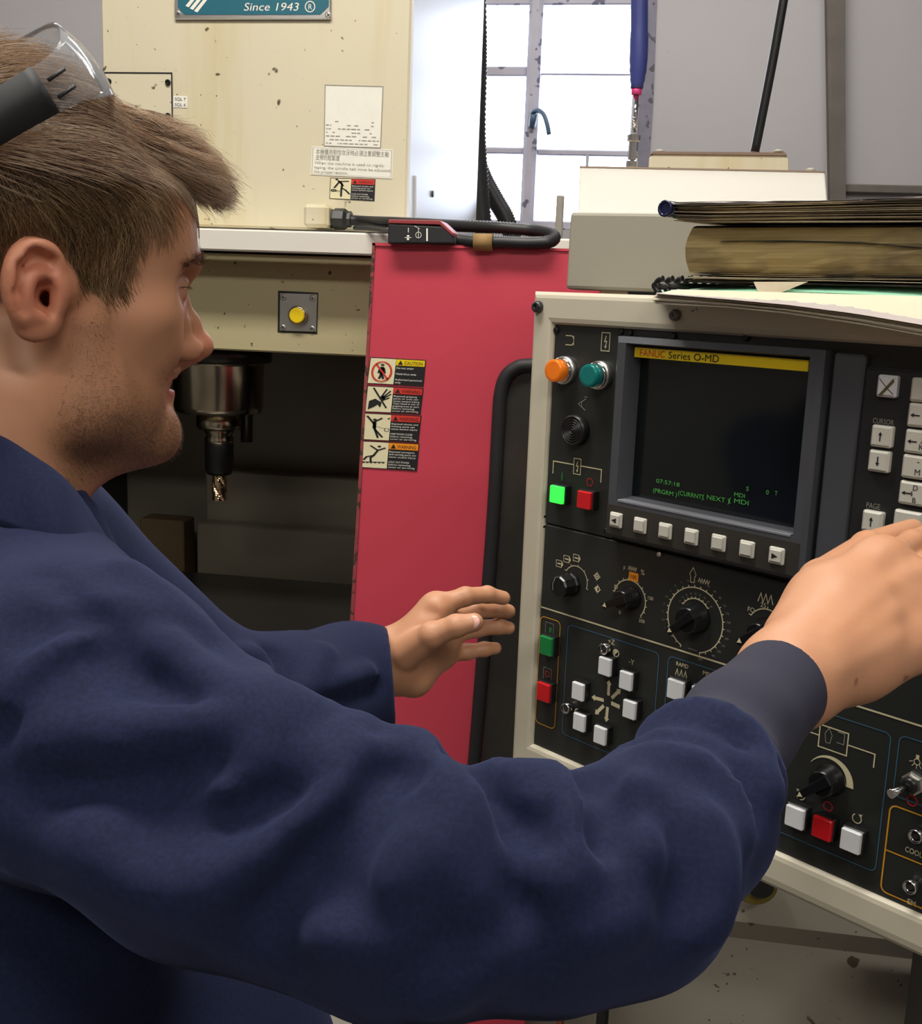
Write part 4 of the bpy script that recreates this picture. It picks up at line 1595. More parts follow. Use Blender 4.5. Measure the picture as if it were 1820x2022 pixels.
# ---- support: arm box on the console top, column below
tl = hy(1126, 418, 1.285)
YB2 = 1.285
arm = thing('pendant_arm', 'stone grey box section arm on top of the control console', 'arm', (.12, YB2 + .1, P0[2]))
f = [hy(*q, YB2) for q in ((1127, 418), (1620, 424), (1620, 590), (1118, 566))]
f[2][2] = f[3][2] = P0[2] + .004
WM().prism(f, (0, .16, 0)).build('arm_box', M['boxgrey'], arm, .004)
WM().box((-.02, YB2 + .01, P0[2]), (.30, YB2 + .15, P0[2] + .006)).build('arm_shadow_gap', M['black'], arm)  # black strip standing in for the shadow gap under the arm

# ================================================================== manuals on the console (local panel axes again)
def PW(a, z, c):
    return P0 + PR * a + PN * c + np.array([0, 0, z])


rb = random.Random(11)


def sheets(name, mats, parent, n, a0, a1, z0f, z1f, cf, depth, jit=.002, seg=14, th=.55, floor=False):
    """a block of loose sheets: each a thin wavy slab, lower to upper"""
    b = [WM() for _ in mats]
    for i in range(n):
        t0, t1 = i / n, (i + th) / n
        ja, jc = rb.uniform(-jit, jit), rb.uniform(-jit, jit)
        ph, am = rb.uniform(0, 6.28), rb.uniform(0, .0009)
        rows = []
        for k in range(seg + 1):
            s = k / seg
            a = a0 + ja + (a1 - a0) * s
            lo, hi = z0f(s), z1f(s)
            zl = lo + (hi - lo) * t0 + am * math.sin(ph + 5 * s)
            zh = lo + (hi - lo) * t1 + am * math.sin(ph + 5 * s)
            c_ = cf(s) + jc
            back = c_ - depth
            lift = (P0[2] + .004 - P0[2])
            kz = [max(q, .0015 + .012 * u) for q, u in ((zh, t1), (zl, t0))] if floor else [zh, zl]
            rows.append([PW(a, zl, c_), PW(a, zh, c_), PW(a, kz[0], min(c_ - .012, .004)), PW(a, kz[0], back), PW(a, kz[1], back), PW(a, kz[1], min(c_ - .012, .004))])
        b[i % len(mats)].grid(rows, False, True)
    for bb, m_ in zip(b, mats):
        o = bb.build(name, m_, parent)
    return o


pg_dirty = paint('grimy_pages', s2l(150, 132, 92), .8, var=.3, vscale=12, streak=s2l(70, 60, 44), specks=[(7, .60)], speckcol=s2l(66, 56, 42))
pg_dirty2 = paint('grimy_pages_dark', s2l(104, 90, 62), .8, var=.3, vscale=14, specks=[(8, .58)], speckcol=s2l(52, 44, 34))
pg_white = paint('worn_pages', s2l(206, 196, 172), .8, var=.1, vscale=20, specks=[(30, .66)], speckcol=s2l(120, 106, 84))
pg_top = plain('page_paper', s2l(222, 214, 206), .8)
# comb bound manual, drooping over the console edge
BA0 = PL(1293, 590, .036)[0]
m1 = thing('comb_bound_manual', 'comb bound manual with pale green cover drooping over the console edge', 'manual', PW(BA0 + .15, .004, 0))
A1 = .70
def curve(xs, ys):
    return lambda px: float(np.interp(px, xs, ys))


XS = [1293, 1430, 1560, 1690, 1820, 1960]
y_low, y_hi = curve(XS, [600, 607, 620, 639, 663, 694]), curve(XS, [579, 590, 602, 619, 641, 668])
y_page, y_green = curve(XS, [577, 577, 577, 581, 591, 606]), curve(XS, [573, 566, 562, 562, 566, 574])


def PX(px, py, c):
    a, z = PL(px, py, c)
    return PW(a, z, c)


n_sh = 13
bl = [WM(), WM(), WM()]
for i in range(n_sh):
    t0, t1 = i / n_sh, (i + .72) / n_sh
    jx, jc, ph = rb.uniform(-5, 5), rb.uniform(-.0035, .002), rb.uniform(0, 6)
    rows = []
    for k in range(19):
        px = 1293 + 667 * k / 18
        lo, hi = y_low(px), y_hi(px)
        w_ = .5 * math.sin(ph + px / 60)
        c_ = .040 + jc
        p0_, p1_ = PX(px + jx, lo + (hi - lo) * t0 + w_, c_), PX(px + jx, lo + (hi - lo) * t1 + w_, c_)
        a_ = float((p0_ - P0) @ PR)
        rows.append([p0_, p1_, PW(a_, .0012 + .005 * t1, .012), PW(a_, .0012 + .005 * t1, -.12), PW(a_, .0012 + .005 * t0, -.12), PW(a_, .0012 + .005 * t0, .012)])
    bl[(0, 1, 0, 2, 1)[i % 5]].grid(rows, False, True)
for bb, m_ in zip(bl, (pg_white, pg_top, paint('page_edges_tan', s2l(150, 132, 102), .8))):
    bb.build('page_block', m_, m1)
rows, rows2 = [], []
for k in range(19):
    px = 1296 + 664 * k / 18
    f_ = PX(px, y_hi(px) + .5, .0455)
    b_ = PX(px, y_page(px), .002)
    a_ = float((f_ - P0) @ PR)
    mid_ = f_ * .45 + b_ * .55 + np.array([0, 0, .0010])
    zb2 = max(float(b_[2] - P0[2]), .014)
    zb3 = max(.007, float(b_[2] - P0[2]))
    rows.append([f_, mid_, b_, PW(a_, zb3, -.03), PW(a_, zb3, -.11)])
    g0 = PX(px + 6, y_page(px) - .2, .003)
    g1 = PX(px + 6, y_green(px), -.022)
    zg = float(g1[2] - P0[2])
    rows2.append([g0, g0 + [0, 0, .0007], g1, PW(a_, zg, -.05), PW(a_, zg, -.115)])
WM().grid(rows).build('lifted_pages', paint('shaded_pages', s2l(172, 163, 160), .8, var=.05), m1)  # shade on the lifted page is put into its grey colour
WM().grid(rows2).build('green_cover', plain('green_card', s2l(140, 206, 170), .5), m1)
b = WM()
for k in range(11):
    c_ = .030 - .015 * k
    zc = .0085 + .0006 * k
    b.tube([PW(BA0 + .009 * math.cos(t) + .004, zc + .007 * math.sin(t), c_) for t in np.linspace(-2.0, -4.6, 10)], .003, 6)
b.build('comb_binding', M['black'], m1)
b = WM().tube([PW(BA0 - .005, .0085, .032), PW(BA0 - .005, .0105, -.06), PW(BA0 + .0, .0130, -.11)], .0035, 8).build('comb_spine', M['black'], m1)
# thick grimy manual
TA0 = PL(1352, 500, 0)[0] + .004
zb_ = PL(1400, 553, -.004)[1]
m2 = thing('thick_manual', 'thick manual with grimy brown page edges in the middle of the stack', 'manual', PW(TA0 + .15, .03, -.05))
tz0 = lambda s: PL(1352 + 468 * s, 556 + 10 * s, -.004)[1]
tz1 = lambda s: PL(1352 + 468 * s, 443 + 8 * s * s, -.004)[1]
A2 = .66


def block(z0f, z1f, a0, a1, cf, depth, mat, name, parent, n=26, m_=9, bulge=.004, jag=.0006):
    rows = []
    for k in range(n + 1):
        s = k / n
        a = a0 + (a1 - a0) * s
        lo, hi = z0f(s), z1f(s)
        r = []
        for j in range(m_ + 1):
            t = j / m_
            ed = bulge * (1 - (2 * t - 1) ** 2)
            r.append(PW(a + (-.004 * (1 - (2 * t - 1) ** 2) if k == 0 else 0), lo + (hi - lo) * t, cf(s) + ed + rb.uniform(-jag, jag)))
        r.append(PW(a, hi, cf(s) - depth))
        r.append(PW(a, lo, cf(s) - depth))
        rows.append(r)
    b = WM().grid(rows, False, True)
    nn_ = m_ + 3
    b.f += [tuple(range(nn_)), tuple(n * nn_ + j for j in range(nn_))]
    b.s += [False, False]
    return b.build(name, mat, parent)


def stretched_pages(name, c0, c1, c2):
    m, nt, bs = new_mat(name)
    t = N(nt, 'ShaderNodeTexCoord')
    mp = N(nt, 'ShaderNodeMapping')
    mp.inputs['Scale'].default_value = (6, 6, 900)
    nt.links.new(t.outputs['Object'], mp.inputs[0])
    n1 = N(nt, 'ShaderNodeTexNoise')
    n1.inputs['Scale'].default_value = 1
    n1.inputs['Detail'].default_value = 3
    nt.links.new(mp.outputs[0], n1.inputs['Vector'])
    c = mixcol(nt, n1.outputs['Fac'], c1, c0)
    big = ramp(nt, noise(nt, 7, 4, .65, stretch=(1, 1, 2.2)), .50, .72)
    c = mixcol(nt, big, c, c2)
    nt.links.new(c, bs.inputs['Base Color'])
    bs.inputs['Roughness'].default_value = .85
    bump(nt, bs, n1.outputs['Fac'], .5, .0008)
    return m


pgm = stretched_pages('thick_page_edges', s2l(176, 156, 104), s2l(118, 100, 64), s2l(84, 70, 48))
zmid = lambda s: tz0(s) + (tz1(s) - tz0(s)) * .17
block(zmid, lambda s: tz1(s) - .0035, TA0, A2, lambda s: -.004, .16, pgm, 'page_block', m2)
sheets('loose_pages', [pg_white, pg_dirty], m2, 8, TA0 + .002, A2, lambda s: tz0(s) + .001, zmid, lambda s: -.003, .15, .004)
block(lambda s: tz1(s) - .0042, lambda s: tz1(s) - .0015, TA0 + .003, A2, lambda s: -.006, .15, plain('dark_cover', s2l(36, 32, 30), .6), 'upper_cover', m2, bulge=.0)
block(lambda s: tz0(s) - .0005, lambda s: tz0(s) + .0010, TA0 + .004, A2, lambda s: -.002, .15, plain('dark_board', s2l(60, 54, 46), .6), 'lower_cover', m2, bulge=.0)
sl = WM()
sl.prism([PX(1420, 475.5, .0012), PX(1560, 474.5, .0012), PX(1700, 478, .0012), PX(1820, 488, .0012), PX(1820, 489.5, .0012), PX(1700, 480, .0012), PX(1560, 477, .0012)], PN * -.002)
sl.build('page_gap', M['ink'], m2)
b = WM()
b.prism([PW(TA0 + .075, tz0(.2) + .001, .002), PW(TA0 + .130, tz0(.3) + .002, .003), PW(TA0 + .105, tz0(.25) - .008, .004), PW(TA0 + .082, tz0(.2) - .008, .004)], PN * .0004)
b.build('torn_page', pg_white, m2)
# top manual with ragged pages and blue spiral end
RA0 = PL(1340, 425, 0)[0]
m3 = thing('ragged_manual', 'thin ragged manual with blue tube end on top of the stack', 'manual', PW(RA0 + .15, tz1(.3) + .001, -.03))
rz0 = lambda s: tz1(s) + .0005 + (.0022 if s < .08 else 0) * (1 - s / .08) - .0012 * max(0, s - .8)
rz1 = lambda s: PL(1340 + 480 * s, 401 + 1.5 * math.sin(9 * s) - 2 * s, .006)[1] - .0015
rg = stretched_pages('ragged_page_edges', s2l(206, 188, 150), s2l(130, 112, 82), s2l(96, 82, 62))
sheets('page_block', [rg, pg_white, pg_dirty, rg], m3, 22, RA0, .67, rz0, rz1, lambda s: .006 + .004 * math.sin(7 * s), .15, .0035, 26, .85)
block(lambda s: rz1(s), lambda s: rz1(s) + .0020 + .0008 * math.sin(13 * s), RA0 + .002, .67, lambda s: .0085 + .002 * math.sin(11 * s), .155, paint('tattered_cover', s2l(216, 210, 210), .7, var=.25, vscale=30), 'tattered_cover', m3, bulge=0, jag=.0025)
c = PL(1323, 413, .004)
WM().tube([PW(c[0], c[1], .012), PW(c[0], c[1], -.02), PW(c[0], c[1], -.12)], .0075, 14).lathe([(.0078, 0), (.0078, .003), (.0055, .003), (.0055, -.01)], PW(c[0], c[1], .010), PN, 14).build('tube_end', plain('navy_tube', s2l(22, 30, 66), .25), m3)
# ================================================================== implicit surfaces (signed distance grids -> mesh)
class Field:
    def __init__(self, lo, hi, h):
        self.lo, self.h = np.asarray(lo, float), h
        self.n = np.ceil((np.asarray(hi, float) - self.lo) / h).astype(int) + 1
        self.ax = [self.lo[i] + h * np.arange(self.n[i]) for i in range(3)]
        self.V = np.full(tuple(self.n), .5, np.float32)

    def sl(self, lo, hi):
        a = np.clip(np.floor((np.asarray(lo) - self.lo) / self.h).astype(int), 0, self.n)
        b = np.clip(np.ceil((np.asarray(hi) - self.lo) / self.h).astype(int) + 1, 0, self.n)
        if (b <= a).any():
            return None, None
        s = tuple(slice(i, j) for i, j in zip(a, b))
        g = (self.ax[0][s[0]].astype(np.float32)[:, None, None], self.ax[1][s[1]].astype(np.float32)[None, :, None],
             self.ax[2][s[2]].astype(np.float32)[None, None, :])
        return s, g

    def comb(self, s, d, k, op):
        A = self.V[s]
        d = d.astype(np.float32)
        if op == 'sub':
            d = -d
            if k > 0:
                h = np.maximum(k - np.abs(A - d), 0) / k
                self.V[s] = np.maximum(A, d) + h * h * k * .25
            else:
                self.V[s] = np.maximum(A, d)
        else:
            if k > 0:
                h = np.maximum(k - np.abs(A - d), 0) / k
                self.V[s] = np.minimum(A, d) - h * h * k * .25
            else:
                self.V[s] = np.minimum(A, d)

    def cone(self, p, q, r1, r2=None, k=.01, op='add'):
        r2 = r1 if r2 is None else r2
        p, q = np.asarray(p, float), np.asarray(q, float)
        m = max(r1, r2) + k + 4 * self.h
        s, g = self.sl(np.minimum(p, q) - m, np.maximum(p, q) + m)
        if s is None:
            return self
        b = q - p
        bb = b @ b + 1e-12
        t = np.clip(((g[0] - p[0]) * b[0] + (g[1] - p[1]) * b[1] + (g[2] - p[2]) * b[2]) / bb, 0, 1)
        d = np.sqrt((g[0] - p[0] - b[0] * t) ** 2 + (g[1] - p[1] - b[1] * t) ** 2 + (g[2] - p[2] - b[2] * t) ** 2) - (r1 + (r2 - r1) * t)
        self.comb(s, d, k, op)
        return self

    def chain(self, pts, rad, k=.008, op='add'):
        for i in range(len(pts) - 1):
            self.cone(pts[i], pts[i + 1], rad[i], rad[i + 1], k, op)
        return self

    def ell(self, c, r, axes=None, k=.01, op='add'):
        c, r = np.asarray(c, float), np.asarray(r, float)
        m = r.max() + k + 4 * self.h
        s, g = self.sl(c - m, c + m)
        if s is None:
            return self
        A = np.eye(3) if axes is None else np.asarray(axes)
        X = [g[i] - c[i] for i in range(3)]
        L = [X[0] * A[j][0] + X[1] * A[j][1] + X[2] * A[j][2] for j in range(3)]
        k0 = np.sqrt(sum((L[j] / r[j]) ** 2 for j in range(3)))
        k1 = np.sqrt(sum((L[j] / r[j] ** 2) ** 2 for j in range(3))) + 1e-9
        self.comb(s, k0 * (k0 - 1) / k1, k, op)
        return self

    def dist_path(self, g, pts):
        D = None
        for i in range(len(pts) - 1):
            p, b = pts[i], pts[i + 1] - pts[i]
            t = np.clip(((g[0] - p[0]) * b[0] + (g[1] - p[1]) * b[1] + (g[2] - p[2]) * b[2]) / (b @ b + 1e-12), 0, 1)
            d = (g[0] - p[0] - b[0] * t) ** 2 + (g[1] - p[1] - b[1] * t) ** 2 + (g[2] - p[2] - b[2] * t) ** 2
            D = d if D is None else np.minimum(D, d)
        return D

    def crease(self, pts, amp, w):
        """raise (amp > 0) or sink (amp < 0) the surface along a path"""
        pts = [np.asarray(p, float) for p in pts]
        P = np.array(pts)
        m = 2.6 * w
        s, g = self.sl(P.min(0) - m, P.max(0) + m)
        if s is None:
            return self
        self.V[s] -= (amp * np.exp(-self.dist_path(g, pts) / (w * w))).astype(np.float32)
        return self

    def halfspace(self, p, n, lo, hi, k=.0):
        """cut away everything on the n side of point p inside the box lo..hi"""
        s, g = self.sl(lo, hi)
        d = -((g[0] - p[0]) * n[0] + (g[1] - p[1]) * n[1] + (g[2] - p[2]) * n[2])
        d = np.broadcast_to(d, self.V[s].shape)
        self.comb(s, d, k, 'sub')
        return self

    def sample(self, P):
        q = (np.asarray(P) - self.lo) / self.h
        i = np.clip(np.floor(q).astype(int), 0, self.n - 2)
        f = np.clip(q - i, 0, 1)
        v = 0
        for a in (0, 1):
            for b in (0, 1):
                for c in (0, 1):
                    w = (f[..., 0] if a else 1 - f[..., 0]) * (f[..., 1] if b else 1 - f[..., 1]) * (f[..., 2] if c else 1 - f[..., 2])
                    v = v + w * self.V[i[..., 0] + a, i[..., 1] + b, i[..., 2] + c]
        return v

    def surf(self, px, py, d0=.25, d1=1.5):
        """first surface point under a line of sight"""
        t = np.arange(d0, d1, .003)
        P = CAM + np.outer(t, ray(px, py))
        inb = ((P > self.lo) & (P < self.lo + self.h * (self.n - 1))).all(1)
        v = np.where(inb, self.sample(P), 1.0)
        k = np.argmax(v < 0)
        return P[k] if v[k] < 0 else None

    def path(self, pix):
        out = []
        for px, py in spline([np.array(p, float) for p in pix], 3):
            p = self.surf(px, py)
            if p is not None:
                out.append(p)
        return out

    def mesh(self):
        V = self.V
        S = V < 0
        c = np.zeros(tuple(n - 1 for n in V.shape), np.uint8)
        for a in (0, 1):
            for b in (0, 1):
                for d in (0, 1):
                    c += S[a:V.shape[0] - 1 + a, b:V.shape[1] - 1 + b, d:V.shape[2] - 1 + d]
        act = (c > 0) & (c < 8)
        idx = np.argwhere(act)
        ids = np.full(act.shape, -1, np.int64)
        ids[act] = np.arange(len(idx))
        cor = {}
        for a in (0, 1):
            for b in (0, 1):
                for d in (0, 1):
                    cor[(a, b, d)] = V[idx[:, 0] + a, idx[:, 1] + b, idx[:, 2] + d].astype(float)
        acc = np.zeros((len(idx), 3))
        cnt = np.zeros(len(idx))
        for ax in range(3):
            o = [i for i in range(3) if i != ax]
            for u in (0, 1):
                for w in (0, 1):
                    k0, k1 = [0, 0, 0], [0, 0, 0]
                    k0[o[0]] = k1[o[0]] = u
                    k0[o[1]] = k1[o[1]] = w
                    k1[ax] = 1
                    v0, v1 = cor[tuple(k0)], cor[tuple(k1)]
                    x = (v0 < 0) != (v1 < 0)
                    t = v0 / np.where(np.abs(v0 - v1) < 1e-12, 1, v0 - v1)
                    p = np.array(k0, float)[None, :].repeat(len(idx), 0)
                    p[:, ax] = t
                    acc[x] += p[x]
                    cnt[x] += 1
        verts = self.lo + self.h * (idx + acc / cnt[:, None])
        quads = []
        for ax in range(3):
            o = [(ax + 1) % 3, (ax + 2) % 3]
            s0 = [slice(None)] * 3
            s1 = [slice(None)] * 3
            s0[ax], s1[ax] = slice(0, -1), slice(1, None)
            A, B = S[tuple(s0)], S[tuple(s1)]
            e = np.argwhere(A != B)
            ok = (e[:, o[0]] > 0) & (e[:, o[1]] > 0) & (e[:, o[0]] < V.shape[o[0]] - 1) & (e[:, o[1]] < V.shape[o[1]] - 1)
            e = e[ok]
            ins = A[tuple(e.T)]
            q = []
            for (du, dw) in ((1, 1), (0, 1), (0, 0), (1, 0)):
                f = e.copy()
                f[:, o[0]] -= du
                f[:, o[1]] -= dw
                q.append(ids[tuple(f.T)])
            q = np.stack(q, 1)
            q = np.where(ins[:, None], q, q[:, ::-1])
            quads.append(q)
        return verts, np.concatenate(quads)


def mesh_np(name, verts, faces, smooth=True):
    me = bpy.data.meshes.new(name)
    n, k = faces.shape
    me.vertices.add(len(verts))
    me.vertices.foreach_set('co', np.asarray(verts, np.float32).ravel())
    me.loops.add(n * k)
    me.loops.foreach_set('vertex_index', faces.astype(np.int32).ravel())
    me.polygons.add(n)
    me.polygons.foreach_set('loop_start', np.arange(0, n * k, k, dtype=np.int32))
    me.polygons.foreach_set('use_smooth', np.full(n, smooth))
    me.update(calc_edges=True)
    me.validate()
    return me


def relax(v, q, it=2, lam=.5):
    """light Laplacian smoothing over quad edges"""
    e = np.concatenate([q[:, [0, 1]], q[:, [1, 2]], q[:, [2, 3]], q[:, [3, 0]]])
    for _ in range(it):
        s = np.zeros_like(v)
        c = np.zeros(len(v))
        for a in range(3):
            s[:, a] = np.bincount(e[:, 0], v[e[:, 1], a], len(v)) + np.bincount(e[:, 1], v[e[:, 0], a], len(v))
        c = np.bincount(e[:, 0], minlength=len(v)) + np.bincount(e[:, 1], minlength=len(v))
        v = v + lam * (s / np.maximum(c, 1)[:, None] - v)
    return v


def vnormals(v, q):
    n = np.cross(v[q[:, 2]] - v[q[:, 0]], v[q[:, 3]] - v[q[:, 1]])
    out = np.zeros_like(v)
    for j in range(4):
        for a in range(3):
            out[:, a] += np.bincount(q[:, j], n[:, a], len(v))
    return out / (np.linalg.norm(out, axis=1, keepdims=True) + 1e-12)


# ================================================================== the person
HA = math.radians(46)
HC = at(100, 520, .73)
HF = np.array([math.cos(HA), math.sin(HA), 0])          # where the face points
HL = np.array([math.sin(HA), -math.cos(HA), 0])         # his right, towards the camera
HU = np.array([0, 0, 1.0])


def H(px, py, lat=0.0):
    """point of the plane parallel to the face's middle plane, lat metres to his right"""
    return hit(px, py, HC + HL * lat, HL)


def both(fn, *a, **k):
    fn(1, *a, **k)
    fn(-1, *a, **k)


def mirror(p):
    d = (p - HC) @ HL
    return p - 2 * d * HL


AX = np.stack([HF, HL, HU])
hd = Field(HC + [-.19, -.19, -.26], HC + [.19, .19, .19], .0019)
E_ = lambda c, r, k=.01, op='add', axes=AX: hd.ell(c, r, axes, k, op)


def tilt(a):
    """axes with forward tipped up by a degrees"""
    t = math.radians(a)
    return np.stack([HF * math.cos(t) + HU * math.sin(t), HL, -HF * math.sin(t) + HU * math.cos(t)])


# skull, forehead, face mass, jaw, neck
E_(H(60, 388), (.098, .076, .071), .01, axes=tilt(-20))
E_(H(250, 450), (.0385, .056, .050), .03)
E_(H(200, 610), (.052, .058, .070), .03)
E_(H(205, 760), (.032, .040, .040), .03)
hd.cone(H(20, 790), H(-45, 1120), .055, .060, .04)
for sgn in (1, -1):
    mz = (lambda p: p) if sgn > 0 else mirror
    # jaw line
    hd.cone(mz(H(165, 800, .044)), mz(H(288, 850, .014)), .020, .0130, .022)
    hd.cone(mz(H(150, 640, .057)), mz(H(160, 800, .046)), .014, .018, .025)
    # cheekbone and cheek
    E_(mz(H(286, 628, .043)), (.016, .016, .014), .022)
    E_(mz(H(300, 680, .031)), (.0165, .017, .0175), .014)
    # brow ridge
    hd.chain([mz(H(372, 522, .008)), mz(H(364, 518, .022)), mz(H(335, 522, .040))], [.0068, .0072, .0065], .012)
    # eye socket
    E_(mz(H(366, 563, .036)), (.014, .015, .0100), .012, 'sub')
    # wing of the nose, nostril
    E_(mz(H(374, 692, .0125)), (.0105, .0060, .0075), .006)
    E_(mz(H(389, 699, .0100)), (.0068, .0040, .0028), .002, 'sub')
    # cheek beside the mouth
    E_(mz(H(258, 778, .027)), (.015, .014, .022), .014)
# upper jaw under the nose, lips, chin
E_(H(292, 728), (.0120, .020, .018), .012)
hd.chain([mirror(H(296, 748, .014)), H(326, 740, 0), H(296, 748, .014)], [.0040, .0066, .0040], .004)
hd.chain([mirror(H(292, 786, .014)), H(322, 775, 0), H(292, 786, .014)], [.0044, .0072, .0044], .004)
hd.chain([mirror(H(290, 770, .019)), H(344, 756, 0), H(290, 770, .019)], [.0020, .0040, .0020], .002, 'sub')
E_(H(302, 848), (.0138, .017, .0150), .014)
hd.cone(H(298, 868), H(140, 900), .011, .020, .03)
# nose
hd.chain([H(338, 556), H(354, 592), H(374, 636), H(392, 676)], [.0052, .0054, .0064, .0078], .006)
E_(H(397, 684), (.0086, .0092, .0084), .006)
hd.chain([H(382, 706), H(340, 724)], [.0046, .0060], .006)
for sgn in (1, -1):
    mz = (lambda p: p) if sgn > 0 else mirror
    hd.chain([mz(H(334, 590, .007)), mz(H(352, 640, .010)), mz(H(364, 680, .011))], [.006, .0062, .0066], .008)
# eyelids over the eyeballs
for sgn in (1, -1):
    mz = (lambda p: p) if sgn > 0 else mirror
    E_(mz(H(330, 566, .031)), (.0108, .0125, .0108), .008)
    hd.chain([mz(H(338, 560, .046)), mz(H(361, 557, .034)), mz(H(356, 558, .021))], [.0026, .0030, .0026], .004)
    hd.chain([mz(H(338, 575, .045)), mz(H(357, 579, .034)), mz(H(350, 577, .021))], [.0026, .0028, .0026], .005)
# ears
for sgn in (1, -1):
    mz = (lambda p: p) if sgn > 0 else mirror
    l0 = .077
    ea = [HF * .93 + HL * .25 * sgn, HL * .93 * sgn - HF * .25, HU]
    hd.ell(mz(H(66, 565, l0)), (.0175, .0062, .029), np.stack(ea), .008)
    hd.cone(mz(H(95, 565, .066)), mz(H(70, 575, .078)), .017, .010, .012)
    hp = [(111, 556, 0), (113, 522, .003), (100, 495, .006), (72, 484, .008), (42, 495, .009), (23, 525, .010), (20, 565, .010), (27, 603, .008), (42, 632, .006)]
    hp = spline([mz(H(70 + (a - 70) * .94, 568 + (b - 568) * .94, l0 + c)) for a, b, c in hp], 4)
    hd.chain(hp, [.0046] * len(hp), .003)
    E_(mz(H(66, 640, l0 + .002)), (.0115, .0055, .0105), .006)
    E_(mz(H(92, 640, l0 - .002)), (.008, .005, .007), .008)
    # hollows
    hd.chain([mz(H(98, 520, l0 + .010)), mz(H(72, 508, l0 + .012)), mz(H(47, 528, l0 + .013)), mz(H(40, 575, l0 + .013)), mz(H(50, 612, l0 + .012))], [.0055, .005, .0034, .0032, .003], .003, 'sub')
    E_(mz(H(86, 590, l0 + .009)), (.0085, .0095, .0140), .003, 'sub')
    hd.cone(mz(H(94, 590, l0 + .003)), mz(H(98, 590, l0 - .018)), .0055, .0045, .002, 'sub')
    an = spline([mz(H(88, 540, l0 + .004)), mz(H(62, 545, l0 + .007)), mz(H(52, 580, l0 + .008)), mz(H(60, 618, l0 + .006)), mz(H(82, 628, l0 + .005))], 3)
    hd.chain(an, [.0030] * len(an), .004)
    E_(mz(H(112, 592, l0 + .002)), (.0045, .0042, .0075), .004)
# temple hollow, cheek hollow, jaw shadow line
hd.crease([H(255, 520, .062), H(240, 560, .066)], -.002, .018)
hd.crease([H(318, 722, .027), H(300, 760, .030), H(292, 800, .026)], -.0016, .006)
hv, hq = hd.mesh()
hv = relax(hv, hq, 1, .4)

# ---------------- hands (same body mesh)
def fingers(fd, wrist, palm, digits, wr=.024, k=.010):
    for mcp, r in palm:
        fd.cone(wrist, mcp, wr * .86, r, .018)
    for i in range(len(palm) - 1):
        fd.cone(palm[i][0], palm[i + 1][0], palm[i][1] * .95, palm[i + 1][1] * .95, .012)
    for pts, rad in digits:
        fd.chain(pts, rad, .0035)
        for j in range(1, len(pts) - 1):
            fd.ell(pts[j], (rad[j] * 1.0,) * 3, None, .003)


# left hand, reaching ahead of the far sleeve
LW = at(765, 1308, 1.10)
lf = Field(at(840, 1290, 1.10) - [.18, .15, .13], at(840, 1290, 1.10) + [.18, .15, .13], .0020)
lf.cone(at(660, 1330, 1.06), LW, .030, .026, .012)
A_ = at
lp = [(A_(862, 1200, 1.095), .0128), (A_(876, 1226, 1.12), .0132), (A_(880, 1254, 1.135), .0130), (A_(870, 1288, 1.145), .0122)]
ld = [([A_(866, 1196, 1.095), A_(918, 1178, 1.10), A_(962, 1174, 1.115), A_(994, 1181, 1.125)], [.0115, .0092, .0082, .0072]),
      ([A_(880, 1224, 1.12), A_(938, 1205, 1.135), A_(982, 1202, 1.15), A_(1004, 1207, 1.16)], [.0115, .0094, .0084, .0074]),
      ([A_(884, 1254, 1.135), A_(940, 1241, 1.15), A_(984, 1237, 1.16), A_(1004, 1240, 1.165)], [.0110, .0090, .0080, .0070]),
      ([A_(874, 1290, 1.145), A_(922, 1287, 1.155), A_(956, 1282, 1.16), A_(978, 1280, 1.165)], [.0105, .0082, .0074, .0066]),
      ([A_(800, 1290, 1.075), A_(852, 1254, 1.055), A_(900, 1236, 1.05), A_(936, 1229, 1.052)], [.0170, .0122, .0106, .0090])]
lf.cone(LW, A_(815, 1335, 1.11), .022, .018, .015)
lf.cone(A_(815, 1335, 1.11), A_(868, 1296, 1.14), .018, .013, .015)
lf.cone(A_(800, 1285, 1.08), A_(858, 1210, 1.09), .017, .013, .015)
fingers(lf, LW, lp, ld, .026)
lf.crease([A_(846, 1210, 1.075), A_(880, 1212, 1.085)], -.002, .006)
lv, lq = lf.mesh()
lv = relax(lv, lq, 1, .4)

# right hand, close to the camera, reaching for the keypad
rfw = at(1556, 1340, .664)
rf = Field(at(1690, 1220, .74) - [.20, .19, .17], at(1690, 1220, .74) + [.22, .21, .17], .0022)
rf.cone(at(1458, 1437, .62), rfw, .0235, .0235, .008)
rp = [(A_(1738, 1118, .735), .0155), (A_(1790, 1150, .728), .0155), (A_(1822, 1200, .722), .0150), (A_(1818, 1262, .715), .0140)]
tip = [PL(1905, 1010, .004), PL(1935, 1050, .004), PL(1940, 1100, .004), PL(1925, 1160, .004)]
TP = [P0 + PR * t[0] + np.array([0, 0, t[1]]) + PN * .020 for t in tip]
rd = []
for (m_, r), T, rr_k in zip(rp, TP, (1, 1.02, 1.0, .9)):
    d = T - m_
    L_ = np.linalg.norm(d)
    Lf = .098 * rr_k
    up = PN * max(.004, math.sqrt(max(0, (Lf / 2) ** 2 - (min(L_, Lf * .98) / 2) ** 2))) * .9
    e = m_ + d * min(1, Lf * .97 / L_)
    rd.append(([m_, m_ + (e - m_) * .44 + up, m_ + (e - m_) * .76 + up * .62, e], [.0125, .0100, .0088, .0076]))
rd.append(([A_(1570, 1262, .695), A_(1622, 1150, .745), A_(1712, 1082, .80), A_(1800, 1048, .845)], [.0185, .0150, .0118, .0092]))
fingers(rf, rfw, rp, rd, .024)
rf.cone(rfw, A_(1640, 1185, .715), .020, .018, .02)
